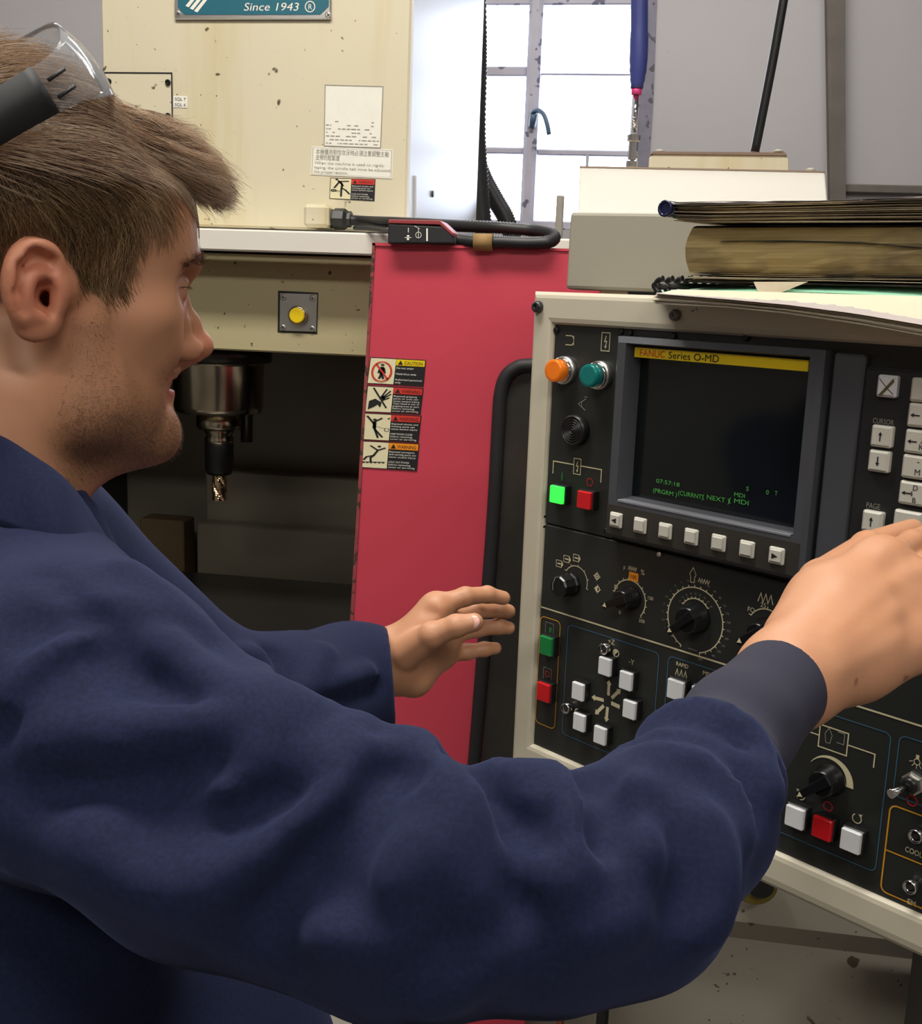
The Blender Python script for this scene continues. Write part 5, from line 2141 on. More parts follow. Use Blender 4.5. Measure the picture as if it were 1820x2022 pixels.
rf.cone(A_(1640, 1185, .715), A_(1735, 1120, .735), .018, .0145, .02)
rf.cone(rfw, A_(1690, 1306, .69), .0195, .018, .016)
rf.cone(A_(1690, 1310, .69), A_(1815, 1262, .715), .019, .0145, .02)
# tendons and hollows between the knuckles
for (a, b), (c, d) in (((1640, 1260), (1790, 1120)), ((1650, 1290), (1820, 1165)), ((1660, 1320), (1830, 1225))):
    q = [rf.surf(a + (c - a) * t, b + (d - b) * t) for t in np.linspace(0, 1, 6)]
    rf.crease([p for p in q if p is not None], .0012, .006)
for pts in (((1760, 1128), (1815, 1090)), ((1795, 1185), (1830, 1160)), ((1800, 1240), (1835, 1215))):
    q = [rf.surf(*p) for p in pts]
    q = [p for p in q if p is not None]
    if len(q) > 1:
        rf.crease(q, -.003, .009)
rv, rq = rf.mesh()
rv = relax(rv, rq, 1, .4)

# ---------------- trunk under the clothing (coarse; joins neck, arms and hips)
RS = at(150, 1420, .56)
TA = math.radians(36)
TF = np.array([math.cos(TA), math.sin(TA), 0])
TL = np.array([math.sin(TA), -math.cos(TA), 0])
LS = RS - TL * .37 + TF * .01
NB = H(-20, 1030)
CH = (RS + LS) / 2
hipc = CH + np.array([0, 0, -.50]) + TF * .0
tb = Field([-.95, .1, .02], [.35, 1.35, 1.62], .014)
tb.cone(NB - TF * .01, CH - TF * .03, .050, .05, .03)
tb.cone(RS + TL * -.03, LS + TL * .03 - [0, 0, .03], .045, .04, .03)
tb.cone(CH + TL * .06 - [0, 0, .15] - TF * .03, CH - TL * .06 - [0, 0, .15] - TF * .03, .065, .065, .04)
tb.cone(hipc + TL * .07 + TF * .05, hipc - TL * .07 + TF * .05, .085, .085, .04)
tb.cone(CH - [0, 0, .1] - TF * .03, hipc + TF * .05, .075, .075, .04)
RE, RWs = at(1265, 1765, .505), at(1450, 1500, .60)
LE, LWs = at(560, 1470, .98), at(700, 1345, 1.06)
tb.chain([RS, at(420, 1625, .52), at(800, 1760, .495), at(1080, 1775, .49), at(1226, 1740, .505), at(1390, 1510, .583)], [.05, .045, .038, .033, .032, .028], .01)
tb.chain([LS, LE, LWs], [.045, .036, .03], .03)
ANK = []
for s in (1, -1):
    hp_, kn_, an_ = hipc + TL * s * .085, hipc + TL * s * .10 + TF * .02 - [0, 0, .42], hipc + TL * s * .11 - [0, 0, hipc[2] - .10]
    an_[2] = .10
    ANK.append(an_)
    tb.chain([hp_, kn_, an_], [.085, .055, .04], .03)
    tb.cone(an_ - [0, 0, .03], an_ + TF * .13 - [0, 0, .05], .035, .03, .02)
tv, tq = tb.mesh()

person = thing('person', 'young man with swept blond hair in a navy work coat reaching across the console', 'person', (hipc[0], hipc[1], 0))
POFF = np.array(person.location)
bv = np.concatenate([hv, lv, rv, tv])
bq = np.concatenate([hq, lq + len(hv), rq + len(hv) + len(lv), tq + len(hv) + len(lv) + len(rv)])
bme = mesh_np('body', bv - POFF, bq)


# skin colour masks (own colour of the skin: lips, stubble, flush, scalp under the hair)
def inpoly(p, poly):
    x, y = p[:, 0], p[:, 1]
    r = np.zeros(len(p), bool)
    n = len(poly)
    for i in range(n):
        x0, y0 = poly[i]
        x1, y1 = poly[(i + 1) % n]
        c = ((y0 > y) != (y1 > y)) & (x < (x1 - x0) * (y - y0) / (y1 - y0 + 1e-12) + x0)
        r ^= c
    return r


def near_px(v):
    """pixel of each head point, the far half of the face folded onto the near half"""
    d = (v - HC) @ HL
    w = v - HL * (np.minimum(d, 0) * 2)[:, None]
    return proj(w), d


HAIR_POLY = [(-600, -300), (480, -300), (392, 290), (345, 335), (318, 362), (312, 408), (280, 446), (262, 500), (250, 552), (220, 578), (168, 580), (148, 535), (120, 486), (64, 466), (8, 492), (-40, 640), (-600, 760)]
BEARD_POLY = [(150, 600), (235, 600), (212, 700), (250, 770), (296, 790), (318, 800), (345, 806), (372, 830), (372, 880), (330, 905), (190, 925), (150, 960), (130, 900), (128, 820), (150, 720)]
JAW_POLY = [(130, 800), (230, 800), (330, 812), (375, 835), (375, 880), (330, 910), (190, 930), (150, 965), (120, 880)]
MOUST_POLY = [(362, 714), (372, 722), (352, 752), (330, 750), (306, 764), (300, 750), (330, 728)]
npx, ndl = near_px(hv)
ear = (np.abs(ndl) > .064) & inpoly(npx, [(-6, 470), (132, 470), (136, 600), (118, 670), (40, 690), (-6, 600)])


def soft(poly, v, it=10):
    m = (inpoly(npx, poly) & ~ear).astype(float)
    e = np.concatenate([hq[:, [0, 1]], hq[:, [1, 2]], hq[:, [2, 3]], hq[:, [3, 0]]])
    c = np.bincount(e[:, 0], minlength=len(m)) + np.bincount(e[:, 1], minlength=len(m))
    for _ in range(it):
        m = .4 * m + .6 * (np.bincount(e[:, 0], m[e[:, 1]], len(m)) + np.bincount(e[:, 1], m[e[:, 0]], len(m))) / np.maximum(c, 1)
    return m


hairm = soft(HAIR_POLY, hv, 5)
beard = np.clip(.45 * soft(BEARD_POLY, hv, 90) + .75 * soft(JAW_POLY, hv, 90) + .35 * soft(MOUST_POLY, hv, 30), 0, 1)
lips = np.zeros(len(hv))
for path, r in (([mirror(H(309, 745, .018)), H(334, 744, 0), H(309, 745, .018)], .0062), ([mirror(H(309, 777, .016)), H(333, 772, 0), H(309, 777, .016)], .0072)):
    for i in (0, 1):
        p, b = path[i], path[i + 1] - path[i]
        t = np.clip(((hv - p) @ b) / (b @ b), 0, 1)
        lips = np.maximum(lips, np.clip((r - np.linalg.norm(hv - p - t[:, None] * b, axis=1)) / .002, 0, 1))
flush = np.zeros(len(hv))
for c, r in ((H(64, 565, .085), .032), (mirror(H(64, 565, .085)), .032), (H(396, 688), .016)):
    flush = np.maximum(flush, np.exp(-(np.linalg.norm(hv - c, axis=1) / r) ** 2))
att = bme.attributes.new('skin_mask', 'FLOAT_COLOR', 'POINT')
colr = np.zeros((len(bv), 4), np.float32)
colr[:len(hv), 0] = hairm
colr[:len(hv), 1] = beard * (1 - hairm)
colr[:len(hv), 2] = lips
colr[:len(hv), 3] = flush
# knuckles slightly redder
att.data.foreach_set('color', colr.ravel())

m, nt, bs = new_mat('skin')
at_ = N(nt, 'ShaderNodeAttribute', attribute_name='skin_mask')
sp_ = N(nt, 'ShaderNodeSeparateColor')
nt.links.new(at_.outputs['Color'], sp_.inputs[0])
c = mixcol(nt, noise(nt, 26, 5, .6), s2l(186, 131, 98), s2l(202, 149, 115))
c = mixcol(nt, ramp(nt, noise(nt, 60, 2), .74, .80), c, s2l(150, 92, 66))
flm = N(nt, 'ShaderNodeMath', operation='MULTIPLY')
nt.links.new(at_.outputs['Alpha'], flm.inputs[0])
flm.inputs[1].default_value = .45
c = mixcol(nt, flm.outputs[0], c, s2l(214, 112, 92))
stub = ramp(nt, noise(nt, 520, 2, .6), .40, .62)
ml = N(nt, 'ShaderNodeMath', operation='MULTIPLY')
sx_ = N(nt, 'ShaderNodeSeparateColor')
nt.links.new(stub, sx_.inputs[0])
ma = N(nt, 'ShaderNodeMath', operation='MULTIPLY_ADD')
nt.links.new(sx_.outputs[0], ma.inputs[0])
ma.inputs[1].default_value = .45
ma.inputs[2].default_value = .30
nt.links.new(sp_.outputs[1], ml.inputs[0])
nt.links.new(ma.outputs[0], ml.inputs[1])
c = mixcol(nt, ml.outputs[0], c, s2l(112, 82, 58))
c = mixcol(nt, sp_.outputs[2], c, s2l(190, 104, 98))
c = mixcol(nt, sp_.outputs[0], c, s2l(92, 68, 46))
nt.links.new(c, bs.inputs['Base Color'])
bs.inputs['Roughness'].default_value = .48
bs.inputs['Subsurface Weight'].default_value = .06
bs.inputs['Subsurface Radius'].default_value = (.010, .004, .002)
bs.inputs['Subsurface Scale'].default_value = 1.0
bump(nt, bs, noise(nt, 900, 2), .12, .0004)
M['skin'] = m
body = link('body', bme, M['skin'], person)

# eyes
for sgn in (1, -1):
    mz = (lambda p: p) if sgn > 0 else mirror
    c = mz(H(332, 567, .031)) - POFF
    ax_ = HF - HU * .12
    ey = MB().lathe([(.0001, -.0122)] + [(.0122 * math.cos(t), .0122 * math.sin(t)) for t in np.linspace(-1.5, 1.5, 14)] + [(.0001, .0122)], c, ax_, 20).build('eye', plain('eye_white', s2l(226, 216, 206), .15), person)
    MB().lathe([(.0058, .0109), (.0056, .0113), (.0030, .0125), (.0001, .0129)], c, ax_, 18).build('iris', plain('iris_blue', s2l(70, 92, 110), .1), ey)
# finger nails on the near hand and thumb of the far hand
nl = plain('nail', s2l(232, 178, 162), .25)
t1 = A_(934, 1228, 1.0455)
MB().lathe([(.0001, .0022), (.0042, .0016), (.0066, .0004), (.0070, -.001)], t1 - POFF + [0, -.0, 0], (-.15, -1, .35), 14).build('thumb_nail', nl, person)

# ---------------- strands (hair, brows, lashes, stubble) as thin three-sided fibres
def fibres(name, P, rad, mat, parent, more=None, clump=1):
    """P: strands x points x 3 (world), rad: strands x points"""
    n, m_, _ = P.shape
    T = np.gradient(P, axis=1)
    T /= np.linalg.norm(T, axis=2, keepdims=True) + 1e-12
    ref = np.array([.31, .52, .79])
    U = np.cross(T, ref)
    U /= np.linalg.norm(U, axis=2, keepdims=True) + 1e-9
    Wv = np.cross(T, U)
    ring = []
    for k in range(3):
        a = 2 * math.pi * k / 3
        ring.append(P + (U * math.cos(a) + Wv * math.sin(a)) * rad[:, :, None])
    Vv = np.stack(ring, 2).reshape(-1, 3)
    base = (np.arange(n)[:, None] * m_ + np.arange(m_ - 1)[None, :]).reshape(-1) * 3
    Q = []
    for k in range(3):
        k2 = (k + 1) % 3
        Q.append(np.stack([base + k, base + k2, base + 3 + k2, base + 3 + k], 1))
    me = mesh_np(name, Vv - POFF, np.concatenate(Q))
    o = link(name, me, mat, parent)
    if more:
        for x_ in more:
            me.materials.append(x_)
        r_ = np.random.default_rng(3)
        k_ = r_.integers(0, len(more) + 1, n // clump + 1).repeat(clump)[:n]
        k2_ = r_.integers(0, len(more) + 1, n)
        k_ = np.where(r_.random(n) < .6, k_, k2_)
        me.polygons.foreach_set('material_index', np.tile(k_.repeat(m_ - 1), 3).astype(np.int32))
    return o


def hair_mat(name, a, b, rough=.42):
    m, nt, bs = new_mat(name)
    c = mixcol(nt, noise(nt, 55, 3, .6), a, b)
    nt.links.new(c, bs.inputs['Base Color'])
    bs.inputs['Roughness'].default_value = rough
    bs.inputs['Specular IOR Level'].default_value = .5
    return m


M['hair_side'] = hair_mat('hair_brown', s2l(92, 68, 44), s2l(150, 118, 82))
M['hair_top'] = hair_mat('hair_blond', s2l(150, 122, 98), s2l(206, 178, 150))
M['hair_side2'] = hair_mat('hair_dark_brown', s2l(70, 50, 32), s2l(108, 82, 54))
M['hair_side3'] = hair_mat('hair_sandy', s2l(150, 122, 86), s2l(186, 156, 116))
M['hair_top2'] = hair_mat('hair_ash', s2l(122, 100, 84), s2l(166, 142, 122))
M['hair_top3'] = hair_mat('hair_pale', s2l(196, 174, 150), s2l(230, 210, 186))
SIDE, TOP = [M['hair_side2'], M['hair_side'], M['hair_side3']], [M['hair_top2'], M['hair_top'], M['hair_top3']]
M['hair_dark'] = hair_mat('hair_brow', s2l(96, 70, 48), s2l(136, 104, 74))

nrm = vnormals(hv, hq)
cand = np.where((hairm > .55) & ~ear)[0]
SKC = H(70, 380)


def lcl(v):
    d = v - HC
    return d @ HF, d @ HL, d @ HU


def grow(idx, length, steps, dirf, lift, curl, jit=.18):
    n = len(idx)
    p = hv[idx] + nrm[idx] * -.001
    root_n = nrm[idx]
    L_ = length * (1 + RNG.uniform(-.28, .28, n))
    out = [p.copy()]
    ph = RNG.normal(0, 1, (n, 3)) * jit
    q = p.copy()
    for i in range(steps):
        t = (i + 1) / steps
        rn = q - SKC
        rn = rn / np.array([.098, .076, .080]).mean()
        rn /= np.linalg.norm(rn, axis=1, keepdims=True)
        d = dirf(q) + ph + curl(q, t, n)
        d -= rn * (d * rn).sum(1, keepdims=True)
        d /= np.linalg.norm(d, axis=1, keepdims=True) + 1e-9
        q = q + (d + rn * (lift * (1 - t))) * (L_ / steps)[:, None]
        # keep out of the head
        s = hd.sample(q)
        q = q + rn * np.maximum(0, .0015 - s)[:, None]
        out.append(q.copy())
    return np.stack(out, 1)


def dir_side(q):
    f, l, u = lcl(q)
    w = np.clip((u - .0) / .09, 0, 1)
    back = np.clip((-.02 - f) / .06, 0, 1)
    fw = (.30 + .9 * w) * (1 - back) - .25 * back * (1 - w)
    dn = 1.05 - .75 * w
    return HF * fw[:, None] - HU * dn[:, None]


def nocurl(q, t, n):
    return 0.0


def wav(q, t, n):
    f, l, u = lcl(q)
    return HL * (.28 * np.sin(70 * u + 40 * f) * t)[:, None] + HF * (.25 * np.sin(55 * u + 60 * l) * t)[:, None]


f_, l_, u_ = lcl(hv[cand])
pxc = npx[cand]
is_top = (u_ > .055)
side_i = cand[~is_top]
top_i = cand[is_top & (f_ < .075)]
sel = RNG.choice(side_i, 9000)
# shorter near the hair line
fs, ls, us = lcl(hv[sel])
ln = np.clip(.014 + .30 * (us - 0.0), .0065, .034)
S1 = grow(sel, ln, 6, dir_side, .30, wav)
rad = np.linspace(1, .35, 7)[None, :] * np.full((len(sel), 1), .00021)
def in_ear(S):
    px_, dl = near_px(S.reshape(-1, 3))
    return inpoly(px_, [(4, 492), (60, 476), (104, 488), (120, 520), (118, 640), (60, 670), (8, 600)]).reshape(S.shape[:2])[:, 2:].any(1)


def under_arm(S):
    px_, dl = near_px(S.reshape(-1, 3))
    r_ = inpoly(px_, [(-80, 236), (40, 150), (96, 190), (108, 216), (0, 262), (-80, 270)]) & (np.abs(dl) > .058)
    return r_.reshape(S.shape[:2]).any(1)


keep = ~in_ear(S1) & ~under_arm(S1)
fibres('hair', S1[keep], rad[keep], M['hair_side'], person, SIDE)
# crown and top: longer, combed forward
sel = RNG.choice(top_i, 6500)
S2 = grow(sel, np.full(len(sel), .050), 8, lambda q: HF * 1.0 - HU * .22 + HL * (.06 * np.sin(38 * ((q - HC) @ HL)))[:, None], .24, wav, .12)
rad = np.linspace(1, .4, 9)[None, :] * np.full((len(sel), 1), .00024)
keep = ~under_arm(S2)
fibres('hair', S2[keep], rad[keep], M['hair_top'], person, TOP)


sel = RNG.choice(cand[is_top & (f_ >= .068)], 2600)
S3 = grow(sel, np.full(len(sel), .024), 6, lambda q: HF * 1.0 - HU * .5, .2, wav, .2)
fibres('hair', S3, np.linspace(1, .4, 7)[None, :] * np.full((len(sel), 1), .00022), M['hair_top'], person, TOP)


# swept fringe: locks from the front of the scalp out over the forehead
def lock(t, lat, rnd):
    """t 0 upper edge .. 1 lower edge of the fringe, in the photograph's profile"""
    up = [(165, 190), (235, 214), (290, 236), (340, 260), (378, 286), (402, 316)]
    lo = [(256, 318), (306, 332), (345, 354), (380, 374), (408, 390), (428, 402)]
    ex = [(0, 0), (0, 0), (0, 0), (0, 0), (8, 6), (16, 24)]
    pts = []
    for k in range(6):
        x = up[k][0] * (1 - t) + lo[k][0] * t
        y = up[k][1] * (1 - t) + lo[k][1] * t
        b = math.sin(math.pi * t)
        x += b * (6 + 5 * k)
        y += b * (2.0 * k)
        w = [.9, .95, .95, .85, .75, .70][k]
        pts.append(H(x + ex[k][0] * b + rnd.normal(0, 2 + 1.4 * k), y + ex[k][1] * b + rnd.normal(0, 2 + 1.4 * k), lat * w))
    return pts


hr = np.random.default_rng(5)
allS, allR = [], []
for i in range(240):
    t = hr.uniform(0, 1)
    lat = hr.uniform(-.052, .056)
    if abs(lat) > .042 and t < .35:
        lat *= .7
    g = lock(t, lat, hr)
    cut = hr.uniform(.66, 1.0)
    c = np.array(spline(g, 3))
    m_ = max(6, int(len(c) * cut))
    c = c[:m_]
    # resample to 13 points
    tt = np.linspace(0, len(c) - 1, 13)
    i0 = np.minimum(tt.astype(int), len(c) - 2)
    c = c[i0] + (c[i0 + 1] - c[i0]) * (tt - i0)[:, None]
    n = 56
    off = hr.normal(0, 1, (n, 1, 3)) * .0017
    prof_ = (1 - .65 * np.linspace(0, 1, 13))[None, :, None]
    curlv = hr.normal(0, 1, (n, 1, 3)) * (np.linspace(0, 1, 13) ** 2.2)[None, :, None] * .0045
    wavv = np.sin(np.linspace(0, 5.5, 13) + hr.uniform(0, 6))[None, :, None] * hr.normal(0, 1, (1, 1, 3)) * .0012
    s = c[None] + off * prof_ + curlv + wavv
    # stay outside the forehead
    d = hd.sample(s.reshape(-1, 3)).reshape(s.shape[:2])
    rn = s - (HC + HU * .03)
    rn /= np.linalg.norm(rn, axis=2, keepdims=True)
    s = s + rn * np.clip(.002 - d, 0, .02)[:, :, None]
    allS.append(s)
    allR.append(np.linspace(1, .35, 13)[None, :] * hr.uniform(.00018, .00026, (n, 1)))
fibres('hair', np.concatenate(allS), np.concatenate(allR), M['hair_top'], person, TOP, 56)
# brows
pb = []
for sgn in (1, -1):
    mz = (lambda p: p) if sgn > 0 else mirror
    for i in range(330):
        s = hr.uniform(0, 1)
        a = H(397 - 62 * s, 521 - 6 * math.sin(2.4 * s) + 12 * s * s, .006 + .040 * s)
        a = a + HU * hr.normal(0, .0022 * (1.1 - .6 * s))
        a = mz(a)
        # move onto the skin
        g = a - (HC + HF * .03)
        g /= np.linalg.norm(g)
        for _ in range(6):
            a = a - g * float(hd.sample(a[None])[0]) * .8
        d = mz(HC + (-HF * .6 + HL * .8 + HU * .35)) - mz(HC)
        d = d / np.linalg.norm(d) + hr.normal(0, .25, 3)
        Ls = hr.uniform(.006, .010)
        pb.append([a, a + d * Ls * .5 + g * .0016, a + d * Ls + g * .0012])
pb = np.array(pb)
fibres('eyebrow', pb, np.linspace(1, .4, 3)[None, :] * np.full((len(pb), 1), .00020), M['hair_dark'], person)
for sgn in (1, -1):
    pb = []
    mz = (lambda p: p) if sgn > 0 else mirror
    for i in range(46):
        s = i / 45
        a = mz(H(360 - 20 * (2 * s - 1) ** 2, 561, .021 + .026 * s))
        pb.append([a, a + HF * .004 - HU * .0018, a + HF * .0068 - HU * .0022 + hr.normal(0, .0006, 3)])
    pb = np.array(pb)
    fibres('eyelashes', pb, np.linspace(1, .4, 3)[None, :] * np.full((len(pb), 1), .00016), M['hair_dark'], person)
# stubble
ci = np.where(beard > .12)[0]
sel = hr.choice(ci, 4200, p=beard[ci] / beard[ci].sum())
a = hv[sel]
d = nrm[sel] * .7 - HU * .5 + hr.normal(0, .3, a.shape)
Ls = hr.uniform(.0012, .0026, (len(sel), 1))
pb = np.stack([a, a + d * Ls], 1)
fibres('stubble', pb, np.array([[1, .5]]) * np.full((len(sel), 1), .00011), M['hair_dark'], person)

# ================================================================== work coat
ct = Field([-.72, .28, .72], [.30, 1.22, 1.54], .0046)
k_ = .05
ct.cone(RS - TL * .01, LS + TL * .01 - [0, 0, .03], .066, .058, k_)
ct.cone(CH + TL * .085 - [0, 0, .16] - TF * .03, CH - TL * .085 - [0, 0, .16] - TF * .03, .104, .098, k_)
ct.cone(CH + TL * .06 - [0, 0, .33] + TF * .05, CH - TL * .06 - [0, 0, .33] + TF * .05, .132, .128, k_)
ct.cone(hipc + TL * .07 + TF * .05, hipc - TL * .07 + TF * .05, .135, .13, k_)
ct.cone(CH + TL * .07 - [0, 0, .62], CH - TL * .07 - [0, 0, .62], .140, .135, k_)
ct.cone(CH + TL * .07 - [0, 0, .8], CH - TL * .07 - [0, 0, .8], .142, .137, k_)
# shoulder slope up to the neck
ct.cone(at(-120, 1130, .74), at(20, 1200, .655), .05, .05, .04)
ct.cone(at(20, 1200, .655), RS + [0, 0, .0], .050, .072, .05)
ct.cone(at(-60, 1180, .80), LS, .050, .070, .05)
ct.cone(at(175, 1285, .70), CH - [0, 0, .12], .030, .06, .03)
# right sleeve
RU = [RS, at(420, 1612, .515), at(800, 1752, .49), at(1080, 1768, .485), at(1226, 1735, .50)]
ct.chain(RU[:2], [.067, .0625], .022)
ct.chain(RU[1:], [.0625, .0555, .0470, .0475], .012)
ct.chain([at(1226, 1735, .50), at(1350, 1605, .55), at(1392, 1535, .58)], [.0475, .0430, .0385], .014)
# left sleeve
ct.chain([LS, at(430, 1420, .94), at(570, 1400, .99), at(690, 1362, 1.06), at(790, 1352, 1.12)], [.078, .066, .062, .058, .057], .03)

# folds: (path in the photograph, height, width)
FOLDS = [
    ([(330, 1288), (404, 1345), (455, 1372), (530, 1384)], .008, .015),
    ([(128, 1470), (255, 1462), (383, 1440), (468, 1418), (566, 1400)], .010, .018),
    ([(150, 1530), (300, 1520), (420, 1490)], -.006, .022),
    ([(485, 1452), (520, 1425), (560, 1404)], -.012, .009),
    ([(500, 1470), (549, 1444), (583, 1420), (635, 1410)], .012, .013),
    ([(590, 1492), (640, 1478), (668, 1440)], -.011, .009),
    ([(617, 1490), (664, 1455), (706, 1446)], .010, .011),
    ([(706, 1446), (700, 1500), (668, 1560), (595, 1622), (510, 1690), (440, 1730)], .010, .014),
    ([(740, 1480), (738, 1540), (700, 1620), (620, 1700)], -.010, .016),
    ([(758, 1490), (801, 1474), (840, 1490), (884, 1550), (912, 1600), (884, 1652), (830, 1700), (782, 1744)], .011, .016),
    ([(782, 1522), (830, 1534), (850, 1518)], -.008, .010),
    ([(872, 1500), (930, 1530), (975, 1570), (1006, 1630), (1020, 1700), (1016, 1770)], -.016, .014),
    ([(900, 1490), (960, 1505), (1000, 1540)], .008, .012),
    ([(1046, 1545), (1095, 1546), (1133, 1600), (1136, 1680), (1118, 1728), (1075, 1724), (1046, 1690)], .009, .015),
    ([(1066, 1612), (1048, 1640), (1062, 1668)], -.011, .011),
    ([(1195, 1545), (1210, 1590), (1190, 1650)], -.007, .014),
    ([(1240, 1560), (1275, 1600), (1290, 1680)], .006, .018),
    ([(1165, 1840), (1205, 1834), (1240, 1815)], .006, .014),
    ([(960, 1890), (900, 1945), (860, 1970)], .006, .014),
    ([(540, 1790), (640, 1760), (760, 1800), (860, 1810)], -.006, .026),
    ([(300, 1640), (440, 1620), (560, 1560)], -.007, .026),
    ([(60, 1660), (200, 1690), (380, 1760)], .006, .030),
    ([(250, 1130), (330, 1190), (420, 1275), (500, 1345)], .005, .014),
    ([(230, 1300), (330, 1360), (430, 1410)], -.006, .014),
    ([(430, 1560), (520, 1520), (600, 1500)], .006, .014),
    ([(640, 1840), (740, 1850), (840, 1820), (900, 1760)], .006, .018),
    ([(920, 1600), (960, 1680), (970, 1780)], .007, .013),
    ([(1150, 1540), (1165, 1600), (1160, 1660)], -.009, .012),
    ([(1010, 1560), (1040, 1590), (1060, 1600)], .006, .010),
    ([(1290, 1600), (1340, 1680), (1350, 1780)], -.006, .018),
    ([(1400, 1640), (1420, 1720), (1400, 1820)], .006, .016),
    # rolled cuff rim and creases in it
    ([(1206, 1452), (1245, 1420), (1305, 1398), (1370, 1395), (1430, 1412), (1480, 1450), (1508, 1500), (1520, 1560)], .009, .011),
    ([(1200, 1475), (1245, 1452), (1310, 1440), (1390, 1450), (1440, 1485), (1472, 1530), (1480, 1600)], -.009, .010),
    ([(1290, 1500), (1380, 1500), (1440, 1555), (1455, 1640)], .006, .014),
    ([(1340, 1478), (1400, 1500), (1450, 1560)], -.006, .009),
    # yoke and armhole seams
    ([(98, 1138), (149, 1189), (212, 1248)], -.0028, .0085),
    ([(222, 1258), (176, 1276), (128, 1300), (80, 1336), (40, 1380), (0, 1446)], -.0034, .0085),
    ([(214, 1252), (170, 1264), (120, 1288), (70, 1326), (28, 1376)], .0055, .010),
    ([(150, 1200), (220, 1200), (300, 1215)], .004, .014),
    ([(60, 1240), (130, 1222), (190, 1222)], -.004, .018),
    # far sleeve
    ([(478, 1296), (512, 1302), (530, 1340), (520, 1366)], .010, .013),
    ([(540, 1296), (556, 1330), (548, 1370)], -.009, .014),
    ([(600, 1372), (660, 1350), (726, 1330)], .007, .012),
    ([(590, 1404), (660, 1384), (740, 1356)], -.006, .010),
    ([(640, 1290), (625, 1330), (600, 1360)], .005, .014),
]
paths = [(ct.path(p), a, w) for p, a, w in FOLDS]
for p, a, w in paths:
    if len(p) > 1:
        ct.crease(p, math.copysign(min(abs(a) * 2.5, 2.1 * w * .70), a), w * .70)
# open sleeve ends
d = at(1398, 1502, .585) - at(1345, 1600, .55)
d /= np.linalg.norm(d)
ctr = at(1392, 1532, .58)
ct.halfspace(ctr + d * .010, d, ctr + d * .010 - .085, ctr + d * .010 + .10)
u_r = np.cross(d, [0, 0, 1.0])
u_r /= np.linalg.norm(u_r)
w_r = np.cross(u_r, d)
rg_ = [ctr + d * .004 + (u_r * math.cos(t) + w_r * math.sin(t)) * .0345 for t in np.linspace(0, 2 * math.pi, 25)]
ct.chain(rg_, [.0068] * 25, .004)
gr_ = [ctr - d * .016 + (u_r * math.cos(t) + w_r * math.sin(t)) * .041 for t in np.linspace(0, 2 * math.pi, 25)]
ct.crease(gr_, -.007, .0075)
ct.cone(ctr - d * .02, ctr + d * .08, .0300, .0300, .004, 'sub')
d2 = at(790, 1352, 1.12) - at(690, 1362, 1.06)
d2 = d2 / np.linalg.norm(d2)
d2 = RM @ np.array([1, -.06, .12])
d2 /= np.linalg.norm(d2)
c2_ = at(768, 1355, 1.11)
ct.halfspace(c2_, d2, c2_ - [.09, .12, .12], c2_ + [.14, .14, .12])
ct.cone(c2_ - d2 * .05, c2_ + d2 * .08, .0500, .0500, .004, 'sub')
# neck opening
ct.cone(H(20, 800), H(-30, 1030), .062, .058, .004, 'sub')
cv, cq = ct.mesh()
cv = relax(cv, cq, 1, .4)
# broad soft unevenness of the cloth
m, nt, bs = new_mat('navy_cotton')
c = mixcol(nt, noise(nt, 7, 4), s2l(25, 31, 57), s2l(30, 37, 68))
c = mixcol(nt, ramp(nt, noise(nt, 420, 2), .35, .7), tuple(x * .8 for x in s2l(26, 32, 58)), c)
nt.links.new(c, bs.inputs['Base Color'])
bs.inputs['Roughness'].default_value = .85
bs.inputs['Specular IOR Level'].default_value = .15
bs.inputs['Sheen Weight'].default_value = .25
bs.inputs['Sheen Roughness'].default_value = .5
bs.inputs['Sheen Tint'].default_value = (*s2l(110, 120, 170), 1)
nn1 = noise(nt, 16, 3, .5)
nn2 = noise(nt, 900, 2, .6)
mm = N(nt, 'ShaderNodeMath', operation='MULTIPLY_ADD')
nt.links.new(nn1, mm.inputs[0])
mm.inputs[1].default_value = 4
nt.links.new(nn2, mm.inputs[2])
bump(nt, bs, mm.outputs[0], .16, .0005)
M['navy'] = m
coat = link('work_coat', mesh_np('work_coat', cv - POFF, cq), M['navy'], person)

# collar and lapel
def strip(rows, mat, name, parent, th=.0035, n=6):
    R_ = []
    ln_ = [spline(r, n) for r in rows]
    k = len(ln_[0])
    for i in range(k):
        R_.append([ln_[j][i] - POFF for j in range(len(rows))])
    o = MB().grid(R_).build(name, mat, parent)
    s = o.modifiers.new('thick', 'SOLIDIFY')
    s.thickness = th
    s.offset = 0
    sb = o.modifiers.new('smooth', 'SUBSURF')
    sb.levels = sb.render_levels = 1
    return o


outer = [(-240, 900, .80), (-150, 850, .72), (-60, 845, .675), (0, 858, .650), (60, 893, .635), (120, 934, .632), (160, 978, .645), (200, 1040, .660), (247, 1118, .672)]
fold_ = [(-250, 950, .80), (-150, 880, .70), (-60, 880, .655), (0, 890, .632), (52, 930, .616), (110, 985, .612), (150, 1030, .622), (188, 1080, .640), (240, 1122, .655)]
inner = [(-260, 1120, .78), (-150, 1080, .67), (-60, 1070, .625), (0, 1052, .604), (50, 1066, .602), (110, 1088, .600), (160, 1116, .608), (200, 1130, .620), (236, 1134, .638)]
strip([[at(*p) for p in outer], [at(*p) for p in fold_], [at(*p) for p in inner]], M['navy'], 'collar', person)
far = [[at(*p) for p in ((140, 970, .715), (166, 966, .72), (182, 985, .72), (198, 1004, .715), (246, 1108, .70))],
       [at(*p) for p in ((140, 1010, .70), (160, 1020, .69), (176, 1050, .69), (200, 1080, .685), (240, 1130, .685))]]
strip(far, M['navy'], 'collar_flap', person)

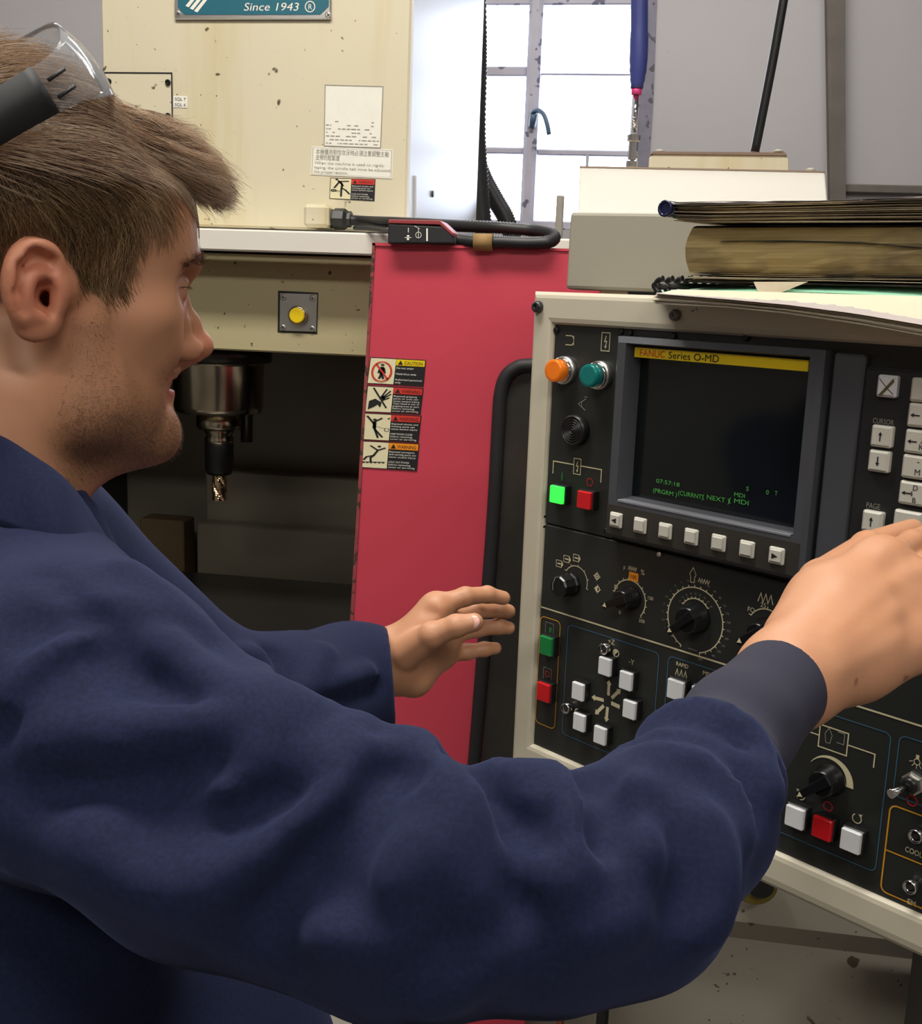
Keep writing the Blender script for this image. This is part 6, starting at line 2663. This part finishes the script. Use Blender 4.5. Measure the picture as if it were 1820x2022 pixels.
# dark knitted cuff of the inner sleeve on the near arm
kn = plain('dark_knit', s2l(44, 44, 60), .95)
m = kn
nt = m.node_tree
bump(nt, nt.nodes['Principled BSDF'], noise(nt, 700, 2), .3, .0006)
isf = Field(at(1480, 1420, .62) - [.12, .12, .12], at(1480, 1420, .62) + [.12, .12, .12], .0026)
isf.chain([at(1385, 1550, .57), at(1458, 1437, .62), at(1552, 1342, .660)], [.0320, .0305, .0290], .01)
d = at(1550, 1342, .660) - at(1470, 1440, .62)
d /= np.linalg.norm(d)
e0 = at(1546, 1347, .660)
isf.halfspace(e0, d, e0 - .07, e0 + .09)
for p, a, w in (([(1390, 1390), (1450, 1420), (1520, 1480)], .003, .010), ([(1420, 1360), (1490, 1390), (1560, 1450)], -.0025, .012)):
    isf.crease(isf.path(p), a, w)
iv, iq = isf.mesh()
iv = relax(iv, iq, 1)
link('inner_sleeve', mesh_np('inner_sleeve', iv - POFF, iq), kn, person)

# trousers and boots (below the frame)
tr = Field([-.75, .2, .02], [.15, 1.2, .98], .012)
for s, an_ in zip((1, -1), ANK):
    hp_, kn_ = hipc + TL * s * .08, hipc + TL * s * .10 + TF * .02 - [0, 0, .42]
    tr.chain([hp_, kn_, an_ - [0, 0, .03]], [.112, .080, .070], .03)
wv, wq = tr.mesh()
link('trousers', mesh_np('trousers', wv - POFF, wq), M['navy'], person)
for an_ in ANK:
    bt = Field(an_ - [.25, .25, .12], an_ + [.25, .25, .1], .008)
    bt.cone(an_ + [0, 0, .02], an_ - [0, 0, .05], .046, .048, .02)
    bt.cone(an_ - [0, 0, .055], an_ + TF * .15 - [0, 0, .065], .046, .042, .03)
    bt.halfspace([0, 0, .004], [0, 0, -1], an_ - [.25, .25, .12], an_ + [.25, .25, .1])
    wv, wq = bt.mesh()
    link('boot', mesh_np('boot', wv - POFF, wq), M['blackmat'], person)

# ================================================================== safety glasses pushed up on the hair
GT = math.radians(33)
GF = HF * math.cos(GT) + HU * math.sin(GT)
GU = -HF * math.sin(GT) + HU * math.cos(GT)
G0 = H(12, 218, 0)
gl = thing('safety_glasses', 'clear safety glasses with black arms pushed up on the blond hair', 'glasses', tuple(G0))


def visor(phi, hgt):
    """phi -90 (his left temple) .. 90 (right temple), hgt along GU"""
    c, s = math.cos(phi), math.sin(phi)
    R_ = .090
    x_ = R_ * math.copysign(abs(s) ** .75, s)
    f = .054 * abs(c) ** .8
    return G0 + HL * x_ + GF * (f - .10 * hgt - 8 * hgt * hgt) + GU * hgt


rows = []
NP_ = 40
for i in range(NP_ + 1):
    ph = -math.pi / 2 + math.pi * i / NP_
    e = abs(math.sin(ph))
    hi_, lo_ = .032 - .016 * e ** 3, -.021 + .010 * e ** 4
    rows.append([visor(ph, lo_ + (hi_ - lo_) * j / 10) for j in range(11)])
b = WM().grid(rows)
o = b.build('lens', M['lens'], gl)
s = o.modifiers.new('thick', 'SOLIDIFY')
s.thickness = .0018
rim = [r[0] for r in rows]
for sgn in (1, -1):
    i = NP_ if sgn > 0 else 0
    top, bot = rows[i][-1], rows[i][0]
    mid = (top + bot) / 2
    arm_t = [mid + GU * .014, mid - GF * .03 + GU * .012, mid - GF * .07 + GU * .003 - HL * sgn * .004, mid - GF * .12 - GU * .012 - HL * sgn * .012]
    arm_b = [mid - GU * .013, mid - GF * .03 - GU * .013, mid - GF * .07 - GU * .015 - HL * sgn * .004, mid - GF * .12 - GU * .026 - HL * sgn * .012]
    R_ = [[a_, b_] for a_, b_ in zip(spline(arm_t, 5), spline(arm_b, 5))]
    o = WM().grid(R_).build('temple_arm', M['blackmat'], gl)
    s = o.modifiers.new('thick', 'SOLIDIFY')
    s.thickness = .0035
    s.offset = 0
    for dh in (.004, -.006):
        a_ = mid + GF * .010 + GU * dh + HL * sgn * .0015
        WM().box((-.5, -.5, -.5), (-.5, -.5, -.5)) if False else None
        WM().tube([a_ - GF * .006, a_ + GF * .006 + GU * .001], .0011, 6).build('vent_slot', M['blackmat'], gl)
